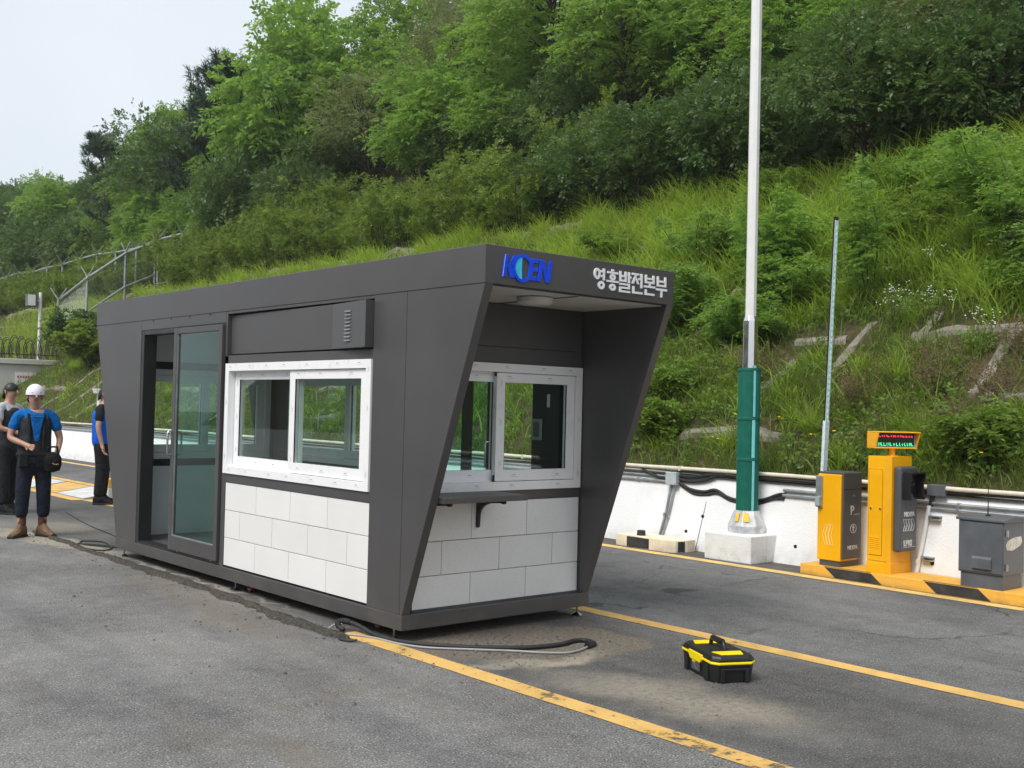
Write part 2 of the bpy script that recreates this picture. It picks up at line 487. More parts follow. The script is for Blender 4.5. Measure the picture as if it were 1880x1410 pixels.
# black end stops on the front window's meeting stile
for q_ in ((.985, 1.075), (1.775, 1.845)): MB().box(.80, .835, .062, .075, *q_).build('sash_stop', M['black'], fw_, .004)
window(lambda u, v, w: (W + w - .004, 2.15 + u, .956 + v), 2.30, .909, True, prints=False)
window(lambda u, v, w: (1.61 - u, L + w - .006, .956 + v), 1.50, .909, False, prints=False)

# ---- entrance: jambs, sliding leaf, track
j = MB()
j.box(.004, TH + .03, 4.36, 4.420, .197, 2.210)
j.box(.004, TH + .03, 2.643, 2.672, .197, 2.210)
j.box(.004, TH + .03, 2.674, 4.358, 2.165, 2.210)
j.box(.004, TH + .03, 2.643, 4.420, .181, .199)
for x in (.03, .06, .09): j.box(x, x + .006, 2.70, 4.35, .199, .207)
dj = j.build('door_frame', M['jamb'], booth, .002)
leaf = MB()
y0, y1, z0, z1 = 2.662, 3.625, .212, 2.196
leaf.box(-.022, .020, y0, y0 + .062, z0, z1); leaf.box(-.022, .020, y1 - .062, y1, z0, z1)
leaf.box(-.0215, .0195, y0 + .062, y1 - .062, z0, z0 + .125); leaf.box(-.0215, .0195, y0 + .062, y1 - .062, z1 - .05, z1)
door = leaf.build('sliding_door', M['metal'], booth, .003)
MB().box(-.004, .002, y0 + .058, y1 - .058, z0 + .12, z1 - .045).build('door_glass', M['glass_door'], door)
gk = MB(); e = .008
gk.box(-.016, -.004, y0 + .062, y0 + .062 + e, z0 + .125, z1 - .05); gk.box(-.016, -.004, y1 - .062 - e, y1 - .062, z0 + .125, z1 - .05)
gk.box(-.016, -.004, y0 + .07, y1 - .07, z0 + .125, z0 + .125 + e)
gk.build('gasket', M['steel'], door)
for side in (-1, 1):
    x = -.022 if side < 0 else .020; o = .045 * side
    MB().tube([(x, 3.594, 1.06), (x + o * .8, 3.594, 1.062), (x + o, 3.594, 1.08), (x + o, 3.594, 1.25), (x + o * .8, 3.594, 1.268), (x, 3.594, 1.27)], .009, 10).build('handle', M['chrome'], door, smooth=True)
for y in (2.78, 3.45): MB().box(-.005, .012, y, y + .02, .199, .213).build('door_roller', M['chrome'], door)

# ---- interior
MB().box(.11, W - .06, .15, L - .09, ZT0 - .03, ZT0 - .003).build('inner_ceiling', M['soffit'], booth)
for q_ in (
    (.10, .112, .15, .414, .197, 2.27), (.10, .112, 4.43, L - .06, .197, 2.27),
    (.10, .112, .416, 2.575, .197, .95), (.10, .112, .416, 2.64, 1.87, 2.27),
    (.115, 1.60, .141, .150, .197, .93), (.115, 1.60, .141, .150, 1.90, 2.27),
    (.115, 1.64, L - .102, L - .092, .197, .93), (.115, 1.64, L - .102, L - .092, 1.92, 2.27),
    (W - .072, W - .062, 2.15, 4.79, .197, .93), (W - .072, W - .062, 2.15, 4.79, 1.92, 2.27)):
    MB().box(*q_).build('inner_lining', M['inner'], booth)
# end wall and right wall carcass
e = MB()
e.box(.10, 1.61, L - .09, L, .18, .955); e.box(.10, 1.61, L - .09, L, 1.866, ZT0)
e.box(1.61, W, L - .09, L, .18, ZT0)
e.box(.10, .11, L - .09, L, .955, 1.866)
e.box(W - .06, W, .03, .462, .18, ZT0)
e.box(W - .06, W, .462, 2.03, 2.10, ZT0)
e.box(W - .06, W, 2.03, 2.149, .18, ZT0)
e.box(W - .06, W, 2.149, 4.45, .18, .955); e.box(W - .06, W, 2.149, 4.45, 1.866, ZT0)
e.box(W - .06, W, 4.45, L - .09, .18, ZT0)
e.build('rear_wall', M['metal'], booth)
MB().prism([(4.90, .18), (5.603, ZT0), (4.90, ZT0)], 0, W - .065, W).build('canopy_fin', M['metal'], booth, .003)
MB().box(.10, 1.63, L - .105, L - .096, .885, .945).build('sill_trim', M['jamb'], booth)
MB().box(.115, 1.60, L - .112, L - .103, 1.86, 1.935).build('sill_trim', M['jamb'], booth)
MB().box(W - .20, W - .062, .152, .455, .197, 2.26).build('inner_pier', M['jamb'], booth)
# right-hand sliding door standing half open
rd = MB()
rd.box(W - .05, W - .012, 1.10, 1.19, .20, 2.09); rd.box(W - .05, W - .012, 1.94, 2.02, .20, 2.09)
rd.box(W - .05, W - .012, 1.19, 1.94, .20, .32); rd.box(W - .05, W - .012, 1.19, 1.94, 2.02, 2.09)
rdo = rd.build('side_door', M['jamb'], booth, .003)
MB().box(W - .034, W - .028, 1.185, 1.945, .315, 2.025).build('door_glass', M['glass_door'], rdo)
MB().tube([(W - .05, 1.145, 1.05), (W - .09, 1.145, 1.055), (W - .095, 1.145, 1.08), (W - .095, 1.145, 1.24), (W - .09, 1.145, 1.265), (W - .05, 1.145, 1.27)], .009, 8).build('handle', M['chrome'], rdo, smooth=True)
MB().box(W - .11, W - .062, 1.36, 1.455, .20, 2.26).build('door_post', M['jamb'], booth, .003)
pp = MB(); pp.box(W - .212, W - .2005, .335, .452, 1.31, 1.475); pp.build('power_panel', M['grey_panel'], booth, .006)
MB().box(W - .216, W - .2125, .36, .425, 1.335, 1.45).build('panel_door', M['slate'], booth.children[-1] if False else bpy.data.objects['power_panel'], .002)
MB().box(W - .207, W - .2005, .255, .285, 1.565, 1.665).build('wall_switch', M['white'], booth, .003)
dk = MB(); dk.box(1.12, 1.63, 2.25, 4.78, .80, .835); dk.build('desk_top', M['desk'], booth, .004)
d2 = MB()
for y in (2.27, 3.5, 4.74): d2.box(1.16, 1.60, y, y + .03, .197, .80)
d2.build('desk_panel', M['inner'], booth)

# ---- service shelf under the front window
MB().box(.068, .782, -.335, .054, .930, .968).build('shelf', M['metal'], booth, .004)
sh = bpy.data.objects['shelf']
for x in (.20, .66):
    pg = [(.054, .930), (.054, .73), (.046, .715), (.034, .722), (.030, .80)]
    for k in range(9):
        a = R(90) * k / 8
        pg.append((.03 - .17 * (1 - math.cos(a)), .80 + .10 * math.sin(a)))
    pg += [(-.20, .905), (-.235, .900), (-.245, .912), (-.235, .930)]
    MB().prism(pg, 0, x - .012, x + .012).build('bracket', M['black'], sh, .002)

# ---- feet and casters
for x, y in ((1.665, .07), (.05, .15), (.045, 2.42), (.045, 4.79)):
    f = MB().lathe([(.043, 0), (.045, .006), (.03, .016), (.014, .024), (.009, .028)], (x, y, .0), 16)
    f.tube([(x, y, .02), (x, y, .10)], .007, 8)
    f.build('levelling_foot', M['chrome'], booth, smooth=True)
for x, y in ((.15, .48), (.12, 2.30), (.16, 4.64), (1.5, .5)):
    c = MB().tube([(x - .014, y, .044), (x + .014, y, .044)], .042, 20).build('caster_wheel', M['red'], booth, .004, smooth=False)
    q = MB(M['steel'], M['black']); q.tube([(x - .018, y, .044), (x + .018, y, .044)], .026, 14)
    q.use(1).box(x - .028, x - .02, y - .02, y + .02, .03, .10); q.box(x + .02, x + .028, y - .02, y + .02, .03, .10)
    q.build('caster_fork', None, c)

# ---- lettering on the canopy
YF = -OF
def yplane(b, pts, d0=.0, d1=.009):
    b.prism(pts, 1, YF - d1, YF - d0); return b
lg = MB(M['blue'])
X0, Z0, HH = .127, 2.353, .138
def sk(pts):      # italic shear, unit: letter height
    return [(X0 + (x + .16 * z - .03) * HH, Z0 + z * HH - (x * .012) * HH) for x, z in pts]
yplane(lg, sk([(0, 0), (.24, 0), (.24, 1), (0, 1)]))
yplane(lg, sk([(.25, .50), (.52, 1), (.82, 1), (.50, .52), (.78, 0), (.48, 0)]))
logo = lg.build('logo_lettering', None, booth, .002); lg = MB(M['blue'])
yplane(lg, sk([(1.50, 0), (2.05, 0), (2.05, .20), (1.72, .20), (1.72, .41), (2.05, .41), (2.05, .60), (1.72, .60), (1.72, .81), (2.05, .81), (2.05, 1), (1.50, 1)]))
yplane(lg, sk([(2.10, 0), (2.32, 0), (2.32, .62), (2.62, 0), (2.88, 0), (2.88, 1), (2.66, 1), (2.66, .40), (2.36, 1), (2.10, 1)]))
lg.build('logo_lettering', None, booth, .002)
def ring(b, cx, cz, rx, rz, t, n=28, tz=None, d0=.0, d1=.014, y=None):
    yy = YF if y is None else y
    tz = t if tz is None else tz
    vs = []; fs = []
    for k in range(n):
        a = 2 * math.pi * k / n
        for (ax, az) in ((rx, rz), (rx - t, rz - tz)):
            for d in (d0, d1):
                vs.append((cx + ax * math.cos(a), yy - d, cz + az * math.sin(a)))
    for k in range(n):
        i, q = k * 4, ((k + 1) % n) * 4
        fs += [(i + 1, q + 1, q + 3, i + 3), (i, i + 2, q + 2, q), (i, q, q + 1, i + 1), (i + 2, i + 3, q + 3, q + 2)]
    return b.add(vs, fs)
cx, cz = X0 + (1.13 + .05) * HH, Z0 + .47 * HH
ob = MB(); ring(ob, cx, cz, .082, .088, .020, 32, .020, .0, .0115); ob.build('logo_ring', M['blue'], logo)
cr = []
for k in range(17):
    a = R(90 + 180 * k / 16); cr.append((cx + .062 * math.cos(a), cz + .068 * math.sin(a)))
for k in range(1, 16):
    a = R(270 - 180 * k / 16); cr.append((cx + .006 * math.cos(a), cz + .068 * math.sin(a)))
yplane(MB(), cr, .0, .007).build('logo_crescent', M['cyan'], logo)
MB().prism([(X0 - .0, Z0), (X0 + .003, Z0), (X0 + .022, Z0 + HH), (X0 + .019, Z0 + HH)], 1, YF - .0105, YF - .0092).build('letter_edge', M['blue_edge'], logo)

kr = MB()
KX0, KX1, KZ0, KZ1 = .908, 1.640, 2.350, 2.490
CW = (KX1 - KX0) / 6
def P(i, x, z): return (KX0 + CW * (i + .04 + x * .92), KZ0 + z * (KZ1 - KZ0))
def rect(i, x0, x1, z0, z1):
    a = P(i, x0, z0); c = P(i, x1, z1)
    kr.prism([a, (c[0], a[1]), c, (a[0], c[1])], 1, YF - .008, YF)
def quad(i, *pts): kr.prism([P(i, *p) for p in pts], 1, YF - .0076, YF)
def rng(i, x, z, rx, rz, t):
    c = P(i, x, z); ring(kr, c[0], c[1], rx * CW * .92, rz * (KZ1 - KZ0), t * CW * .92, 24, t * CW * .92, 0, .0084)
t = .16
# yeong
rng(0, .28, .72, .27, .27, t); rect(0, .76, .92, .44, 1.0); rect(0, .56, .76, .80, .90); rect(0, .56, .76, .58, .68); rng(0, .64, .20, .27, .20, t)
# heung
rect(1, .40, .60, .93, 1.02); rect(1, .05, .95, .81, .91); rng(1, .5, .65, .24, .155, .15); rect(1, 0, 1, .40, .49); rng(1, .5, .17, .27, .17, t)
# bal
rect(2, .0, .15, .50, 1.0); rect(2, .45, .60, .50, 1.0); rect(2, .15, .45, .50, .61); rect(2, .15, .45, .72, .82)
rect(2, .74, .90, .47, 1.0); rect(2, .90, 1.02, .70, .80)
rect(2, .0, .9, .34, .43); rect(2, .75, .9, .25, .34); rect(2, .0, .9, .17, .26); rect(2, .0, .16, .08, .17); rect(2, .0, .92, -.01, .08)
# jeon
rect(3, .0, .62, .90, 1.0); quad(3, (.24, .90), (.40, .90), (.16, .48), (-.02, .48)); quad(3, (.28, .74), (.40, .80), (.64, .48), (.46, .48))
rect(3, .76, .92, .30, 1.0); rect(3, .58, .76, .68, .79); rect(3, .06, .22, .10, .36); rect(3, .06, .94, .0, .10)
# bon
rect(4, .08, .24, .58, 1.0); rect(4, .76, .92, .58, 1.0); rect(4, .24, .76, .58, .68); rect(4, .24, .76, .77, .86)
rect(4, .42, .58, .47, .58); rect(4, 0, 1, .37, .47); rect(4, .08, .24, .10, .28); rect(4, .08, .94, .0, .10)
# bu
rect(5, .08, .24, .50, 1.0); rect(5, .76, .92, .50, 1.0); rect(5, .24, .76, .50, .60); rect(5, .24, .76, .71, .81)
rect(5, 0, 1, .30, .41); rect(5, .42, .58, -.02, .30)
kr.build('sign_lettering', M['white'], booth)
# ------------------------------------------------------------------ terrain
XW0, XW1, ZW = 5.50, 5.66, .855        # painted wall: foot, top, height
def noise2(x, y, seed, sc):
    """cheap smooth value noise in numpy, -1..1"""
    x = np.asarray(x, float) / sc; y = np.asarray(y, float) / sc
    xi = np.floor(x).astype(int); yi = np.floor(y).astype(int); fx = x - xi; fy = y - yi
    fx = fx * fx * (3 - 2 * fx); fy = fy * fy * (3 - 2 * fy)
    def h(a, b):
        n = (a * 374761393 + b * 668265263 + seed * 974634777) & 0x7fffffff
        n = ((n ^ (n >> 13)) * 1274126177) & 0x7fffffff
        return ((n ^ (n >> 16)) & 0xffff) / 32767.5 - 1
    return (h(xi, yi) * (1 - fx) + h(xi + 1, yi) * fx) * (1 - fy) + (h(xi, yi + 1) * (1 - fx) + h(xi + 1, yi + 1) * fx) * fy
def smooth(a, b, v):
    t = np.clip((np.asarray(v, float) - a) / (b - a), 0, 1); return t * t * (3 - 2 * t)
XC = 12.6
ZC = .87 + .7 * (XC - 5.66)
def height(x, y):
    x = np.asarray(x, float); y = np.asarray(y, float)
    z = .83 + .7 * np.clip(x - 5.70, 0, XC - 5.70)
    z = z + .25 * np.clip(x - XC, 0, 1.4) + 1.0 * np.clip(x - XC - 1.4, 0, 40)
    # behind the first rows the hill flattens towards the far end
    top = 10.6 + 16 * (1 - smooth(14, 34, y))
    k = np.minimum(z, top + .12 * (z - top))
    z = k
    rough = smooth(5.75, 6.6, x)
    z = z + rough * (.10 * noise2(x, y, 3, 1.3) + .05 * noise2(x, y, 5, .45))
    return z
gx = np.concatenate([np.arange(5.62, 14.6, .16), np.arange(14.7, 46, .8)])
gy = np.concatenate([np.arange(-24, -6, 1.0), np.arange(-6, 40, .22), np.arange(40, 130, 1.0)])
GX, GY = np.meshgrid(gx, gy)
GZ = height(GX, GY)
nx, ny = len(gx), len(gy)
idx = np.arange(nx * ny).reshape(ny, nx)
q = np.stack([idx[:-1, :-1], idx[:-1, 1:], idx[1:, 1:], idx[1:, :-1]], -1).reshape(-1, 4)
def hill_mat():
    t = NT('hillside_soil')
    p = t.n('ShaderNodeNewGeometry').outputs['Position']
    a = t.ramp(t.noise(1.6, 5, p), .35, .7)
    b = t.ramp(t.noise(9, 4, p), .4, .7)
    c = t.mix(a, (.030, .040, .012, 1), (.075, .062, .032, 1))
    c = t.mix(t.math('MULTIPLY', b, .5), c, (.13, .095, .06, 1))
    return t.done(t.bsdf(c, .95, 0, t.bump(t.noise(14, 5, p), .8, .05), .1))
M['hill'] = hill_mat()
tag(npmesh('hillside', np.stack([GX, GY, GZ], -1), q, M['hill'], smooth=True), kind='structure')

# ------------------------------------------------------------------ ground
def road_mat():
    t = NT('worn_asphalt')
    p = t.pos()
    X, Y, Z = t.xyz()
    vor = t.n('ShaderNodeTexVoronoi', {'Vector': p, 'Scale': 80.0})
    cell = t.n('ShaderNodeSeparateColor', {0: vor.outputs['Color']}).outputs[0]
    fine = t.noise(105, 3, p, .75)
    mid = t.noise(7, 5, p, .6)
    big = t.noise(.75, 4, p, .55)
    # lane tone: island strip between the yellow lines is darker, far lane in between
    isl = t.math('MULTIPLY', t.ramp(X, -.25, .1), t.ramp(X, 2.0, 1.7))
    far = t.ramp(X, 1.7, 2.0)
    base = t.mix(isl, (.175, .171, .165, 1), (.105, .102, .098, 1))
    base = t.mix(far, base, (.145, .143, .139, 1))
    v = t.math('ADD', t.ramp(fine, .3, .7, -.62, .62), t.ramp(mid, .3, .7, -.10, .10))
    v = t.math('ADD', v, t.ramp(big, .3, .7, -.20, .20))
    agg = t.math('MULTIPLY', t.math('GREATER_THAN', cell, .80), t.ramp(vor.outputs[0], .5, .25, 0, .9))
    v = t.math('ADD', t.math('ADD', v, agg), 1.0)
    hole = t.math('MULTIPLY', t.math('LESS_THAN', cell, .16), t.ramp(vor.outputs[0], .5, .2, 0, .5))
    v = t.math('SUBTRACT', v, hole)
    c = t.n('ShaderNodeVectorMath', {0: base, 1: v}, operation='MULTIPLY').outputs[0]
    # tyre-polished, cooler streaks along the lane
    st = t.n('ShaderNodeMapping', {'Vector': p, 'Scale': (1.6, .16, 1), 'Rotation': (0, 0, R(-14))}).outputs[0]
    streak = t.ramp(t.noise(1.3, 4, st, .6), .45, .68)
    c = t.mix(t.math('MULTIPLY', streak, .55), c, t.n('ShaderNodeVectorMath', {0: c, 1: (.66, .66, .71)}, operation='MULTIPLY').outputs[0])
    st2 = t.n('ShaderNodeMapping', {'Vector': p, 'Scale': (.9, .3, 1), 'Location': (4, 7, 0)}).outputs[0]
    rustm = t.math('MULTIPLY', t.ramp(t.noise(1.1, 5, st2, .65), .52, .72), t.ramp(X, .0, -.5))
    c = t.mix(t.math('MULTIPLY', rustm, .45), c, (.16, .125, .085, 1))
    warp = t.n('ShaderNodeVectorMath', {0: t.n('ShaderNodeVectorMath', {0: t.n('ShaderNodeTexNoise', {'Vector': p, 'Scale': 2.6, 'Detail': 5.0}).outputs[1], 1: (.5, .5, .5)}, operation='SUBTRACT').outputs[0], 1: (.6, .6, .6)}, operation='MULTIPLY').outputs[0]
    wp = t.n('ShaderNodeVectorMath', {0: p, 1: warp}, operation='ADD').outputs[0]
    def ell(cx, cy, rx, ry, ang, soft=.35):
        mp = t.n('ShaderNodeMapping', {'Vector': wp, 'Location': (0, 0, 0)}, vector_type='POINT')
        sub = t.n('ShaderNodeVectorMath', {0: wp, 1: (cx, cy, 0)}, operation='SUBTRACT').outputs[0]
        rot = t.n('ShaderNodeVectorRotate', {'Vector': sub, 'Angle': -ang}, rotation_type='Z_AXIS').outputs[0]
        sc = t.n('ShaderNodeVectorMath', {0: rot, 1: (1 / rx, 1 / ry, 0)}, operation='MULTIPLY').outputs[0]
        ln = t.n('ShaderNodeVectorMath', {0: sc}, operation='LENGTH').outputs['Value']
        t.t.nodes.remove(mp)
        return t.ramp(ln, 1.0 + soft * .3, 1.0 - soft)
    sandn = t.ramp(t.noise(26, 5, p, .75), .32, .62)
    def dirt(c, m, col, amt):
        return t.mix(t.math('MULTIPLY', t.math('MULTIPLY', m, t.math('ADD', t.math('MULTIPLY', sandn, .6), .4)), amt), c, col)
    soil = t.mix(t.ramp(t.noise(40, 4, p, .7), .35, .7), (.115, .095, .073, 1), (.27, .22, .165, 1))
    sand = t.mix(fine, (.26, .225, .172, 1), (.45, .40, .315, 1))
    c = dirt(c, ell(.68, -.36, .92, .60, R(-33), .10), soil, .9)
    c = dirt(c, ell(.30, -.88, .62, .13, R(-24), .7), sand, .75)
    c = dirt(c, ell(.62, -.98, .45, .12, R(12), .8), sand, .8)
    c = dirt(c, ell(.45, -2.15, .42, .75, R(12), .9), sand, .72)
    c = dirt(c, ell(.35, -1.5, .3, .5, R(30), .9), sand, .5)
    c = dirt(c, ell(-.42, 2.1, .30, 2.2, R(-4), .8), (.17, .14, .10, 1), .55)
    c = dirt(c, ell(-.15, 6.4, .26, 2.0, R(8), .6), sand, .95)
    c = dirt(c, ell(.35, 7.6, .5, 1.2, R(12), .8), sand, .5)
    c = dirt(c, ell(.6, 2.4, .8, 2.6, 0, .4), (.10, .085, .07, 1), .7)
    c = dirt(c, ell(.02, 3.0, .05, 1.9, R(.5), .6), (.42, .39, .34, 1), .7)
    # a filled pot-hole and old cracks in the far lane
    ph = ell(3.2, .40, .20, .13, R(20), .12)
    c = t.mix(t.math('MULTIPLY', ph, .85), c, (.055, .056, .058, 1))
    cr = t.n('ShaderNodeTexVoronoi', {'Vector': wp, 'Scale': .55}, feature='DISTANCE_TO_EDGE').outputs[0]
    crm = t.math('MULTIPLY', t.ramp(cr, .012, .003), t.math('MULTIPLY', far, t.ramp(t.noise(.8, 2, p), .45, .6)))
    c = t.mix(t.math('MULTIPLY', crm, .7), c, (.035, .035, .035, 1))
    edge = t.math('MULTIPLY', t.ramp(X, 5.0, 5.2), .8)
    c = t.mix(t.math('MULTIPLY', edge, t.ramp(mid, .3, .6)), c, (.085, .068, .048, 1))
    hb = t.math('ADD', t.math('MULTIPLY', fine, .6), t.math('MULTIPLY', vor.outputs[0], -.8))
    return t.done(t.bsdf(c, .88, 0, t.bump(hb, .55, .006), .25))
M['road'] = road_mat()
g = MB().add([(-84, -64, 0), (60, -64, 0), (60, 140, 0), (-84, 140, 0)], [(0, 1, 2, 3)])
tag(g.build('road', M['road']), kind='structure')

def paint_mat(name, col, wear=.5, sc=5.0, thin=.0):
    t = NT(name)
    p = t.pos()
    n1 = t.noise(sc, 5, p, .65); n2 = t.noise(130, 3, p, .7); n3 = t.noise(sc * 6, 4, p, .7)
    c = t.mix(t.ramp(n1, .35, .7), col, tuple(x * .72 for x in col[:3]) + (1,))
    c = t.mix(t.ramp(n2, .42, .7, 0, .45), c, tuple(x * .45 for x in col[:3]) + (1,))
    m = t.math('ADD', t.math('MULTIPLY', n1, .62), t.math('MULTIPLY', n3, .38))
    al = t.ramp(m, wear, wear + .07, 1, thin)
    d = t.bsdf(c, .8, 0, t.bump(n2, .4, .004), .25)
    return t.done(t.n('ShaderNodeMixShader', {0: al, 1: t.n('ShaderNodeBsdfTransparent').outputs[0], 2: d}).outputs[0])
YEL = s2l(226, 184, 110)
M['line'] = paint_mat('yellow_road_paint', YEL, .60, 3.0)
M['line_worn'] = paint_mat('worn_yellow_road_paint', YEL, .535, 2.2, .1)
M['line_pale'] = paint_mat('pale_yellow_road_paint', s2l(236, 200, 128), .60, 4)
M['line_white'] = paint_mat('white_road_paint', (.72, .72, .72, 1), .60, 3)
def strip(name, pts, mat, z=.004):
    return tag(MB().add([(x, y, z) for x, y in pts], [tuple(range(len(pts)))]).build(name, mat), kind='structure')
def wavy(x0, x1, y0, y1, n=60, a=.006):
    l = []; r = []
    for k in range(n + 1):
        y = y0 + (y1 - y0) * k / n
        l.append((x0 + a * (random.random() - .5), y)); r.append((x1 + a * (random.random() - .5), y))
    return l + r[::-1]
strip('road_line', wavy(-.185, -.035, -9, .48), M['line_worn'])
strip('road_line', wavy(1.815, 1.962, -12, 11), M['line'])
strip('road_line', wavy(4.868, 5.022, -12, 30), M['line_pale'])
strip('road_line', [(1.66, 11.0), (1.86, 11.0), (1.88, 16.5), (1.66, 16.5)], M['line'])
strip('road_line', [(2.9, 11.0), (3.08, 11.0), (3.08, 20), (2.9, 20)], M['line'])
for k in range(3):
    y = 11.2 + k * 2.5
    strip('road_marking', [(1.90, y), (1.90, y + 1.2), (2.86, y + 2.3), (2.86, y + 1.1)], M['line_white'])
    strip('road_marking', [(1.90, y + 1.25), (1.90, y + 2.4), (2.86, y + 3.5), (2.86, y + 2.35)], M['line'])

# broken-out strip of soil beside the booth, a low ragged heap
def soil_strip():
    v = []; n = 150; m = 9; q = []
    for i in range(n + 1):
        y = .30 + 6.9 * i / n
        cxx = -.215 + .10 * smooth(.8, 3.5, y) + .06 * smooth(5, 7, y) + .03 * float(noise2(0, y, 8, .6))
        w = (.058 + .05 * float(noise2(3, y, 9, .35)) + .03 * float(noise2(3, y, 2, .1))) * (1 - .45 * float(smooth(3.4, 5.5, y))) * float(smooth(.30, .45, y)) * float(1 - smooth(7.0, 7.2, y)) + .004
        for k in range(m):
            u = k / (m - 1) * 2 - 1
            x = cxx + u * w
            z = .0035 + (1 - u * u) * (.010 + .016 * (float(noise2(x, y, 21, .05)) * .5 + .5) + .010 * (float(noise2(x, y, 22, .14)) * .5 + .5))
            if abs(u) == 1: z = -.006
            v.append((x, y, z))
    for i in range(n):
        for k in range(m - 1):
            a = i * m + k; q.append((a, a + 1, a + m + 1, a + m))
    t = NT('broken_soil')
    p = t.pos()
    c = t.mix(t.ramp(t.noise(45, 5, p, .75), .35, .7), (.052, .048, .043, 1), (.165, .145, .12, 1))
    return npmesh('soil', v, q, t.done(t.bsdf(c, .95, 0, t.bump(t.noise(110, 5, p, .8), 1.0, .02), .15)))
tag(soil_strip(), kind='stuff')
# grit and crumbs of asphalt scattered round the booth's foot
gv = []; gq = []
def pebble(x, y, s):
    o = len(gv)
    a = random.random() * 6.28
    ca, sa = math.cos(a), math.sin(a)
    for dx, dy, dz in ((-1, -1, 0), (1, -.8, 0), (.9, 1, 0), (-.8, .9, 0), (-.6, -.5, .9), (.5, -.6, 1.1), (.6, .5, .8), (-.4, .6, 1)):
        dx *= s * random.uniform(.7, 1.2); dy *= s * random.uniform(.7, 1.2)
        gv.append((x + dx * ca - dy * sa, y + dx * sa + dy * ca, .002 + dz * s * .9))
    gq.extend([tuple(i + o for i in f) for f in ((4, 5, 6, 7), (0, 1, 5, 4), (1, 2, 6, 5), (2, 3, 7, 6), (3, 0, 4, 7))])
for _ in range(900):
    r = random.random()
    if r < .45: x, y = random.gauss(.6, .45), random.gauss(-.4, .35)
    elif r < .75: x, y = random.gauss(-.22, .15), random.uniform(.3, 7)
    else: x, y = random.uniform(-1.5, 1.8), random.uniform(-2.6, 3)
    pebble(x, y, abs(random.gauss(.003, .003)) + .0015)
tag(npmesh('gravel', gv, gq, plain('grit', (.11, .105, .10, 1), .9, var=.5, vscale=30)), kind='stuff')

# ------------------------------------------------------------------ painted wall and what is fixed to it
def wall_x(z): return XW0 + (XW1 - XW0) * z / ZW
wv = []; wq = []
ys = np.arange(-24, 32.01, .25)
prof = [(0.0, 0.0), (.25, .001), (.5, 0), (.75, .001), (.985, 0), (1.0, .015)]
for i, y in enumerate(ys):
    for f, dx in prof:
        z = ZW * f + (.006 * float(noise2(0, y, 31, .8)) if f > .9 else 0)
        wv.append((wall_x(ZW * f) + dx + .004 * float(noise2(f * 9, y, 33, .5)), y, z if f > 0 else -.02))
    wv.append((XW1 + .20, y, ZW - .02)); wv.append((XW1 + .22, y, -.02))
mcol = len(prof) + 2
for i in range(len(ys) - 1):
    for k in range(mcol - 1):
        a = i * mcol + k; wq.append((a, a + mcol, a + mcol + 1, a + 1))
wall = npmesh('retaining_wall', wv, wq, M['wallpaint'])
tag(wall, 'long low white painted concrete wall at the foot of the grassy slope', 'wall')
# joints and tie-holes
jb = MB()
for y in (-3.2, 2.02, 7.3, 12.6, 18, 23.5):
    jb.add([(wall_x(0) - .003, y + .09, .0), (wall_x(0) - .003, y + .098, 0), (wall_x(ZW) - .003, y + .006, ZW - .03), (wall_x(ZW) - .003, y, ZW - .03)], [(0, 1, 2, 3)])
jb.build('wall_joint', M['groove'], wall)
for y, z in ((3.552, .173), (2.283, .20), (2.074, .387), (.813, .19), (-.691, .199), (-2.0, .2), (5.4, .2), (7, .2), (5.9, .42)):
    x = wall_x(z)
    b = MB().tube([(x - .006, y, z), (x + .004, y, z + .001)], .019, 10)
    b.build('tie_hole', M['groove'], wall)

def pipe(name, label, cat, pts, r, mat, n=10, clips=None, clipmat=None, group=None):
    o = MB().tube(pts, r, n).build(name, mat, None, smooth=True)
    tag(o, label, cat, group)
    if clips:
        for p, s in clips:
            MB().box(p[0] - s, p[0] + s, p[1] - .014, p[1] + .014, p[2] - s, p[2] + s).build('pipe_clip', clipmat or mat, o, .003)
    return o
yy = list(np.arange(-9, 31, 1.0))
pipe('pipe', 'long cream plastic pipe running along the top of the white wall', 'pipe',
     [(XW1 - .045 + .004 * math.sin(y * 2.1), y, .905 + .006 * math.sin(y * 1.3)) for y in yy], .022, M['cream'],
     clips=[((XW1 - .045, y, .905), .028) for y in (2.45, .45, 5.2, 8.4, -.2, 12, 16)])
dk_ = MB()
dk_.tube([(XW1 - .03, y, .868 + .006 * math.sin(y * 3)) for y in np.arange(-9, 3.0, .5)], .018, 8)
tag(dk_.build('hose', M['rubber'], smooth=True), 'black hose tucked under the cream pipe along the wall top', 'hose')
pipe('conduit', 'upper steel conduit running along the white wall towards the far end', 'conduit', [(wall_x(.79) - .022, y, .80) for y in (2.64, 10, 20, 30)], .015, M['steel'])
pipe('conduit', 'lower steel conduit running along the white wall towards the far end', 'conduit', [(wall_x(.735) - .022, y, .742) for y in (2.64, 10, 20, 30)], .015, M['steel'], clips=[((wall_x(.74) - .02, y, .742), .02) for y in (3.1, 5, 7)])
jx = MB().box(wall_x(.78) - .10, wall_x(.78) + .01, 2.46, 2.62, .71, .855).build('junction_box', M['boxblue'], None, .006)
tag(jx, 'pale steel junction box with black hoses on the white wall beside the canopy', 'junction box')
s_ = MB()
for y in (2.475, 2.605):
    for z in (.725, .84): s_.tube([(wall_x(.78) - .104, y, z), (wall_x(.78) - .10, y, z)], .006, 8)
s_.build('screw', M['chrome'], jx)
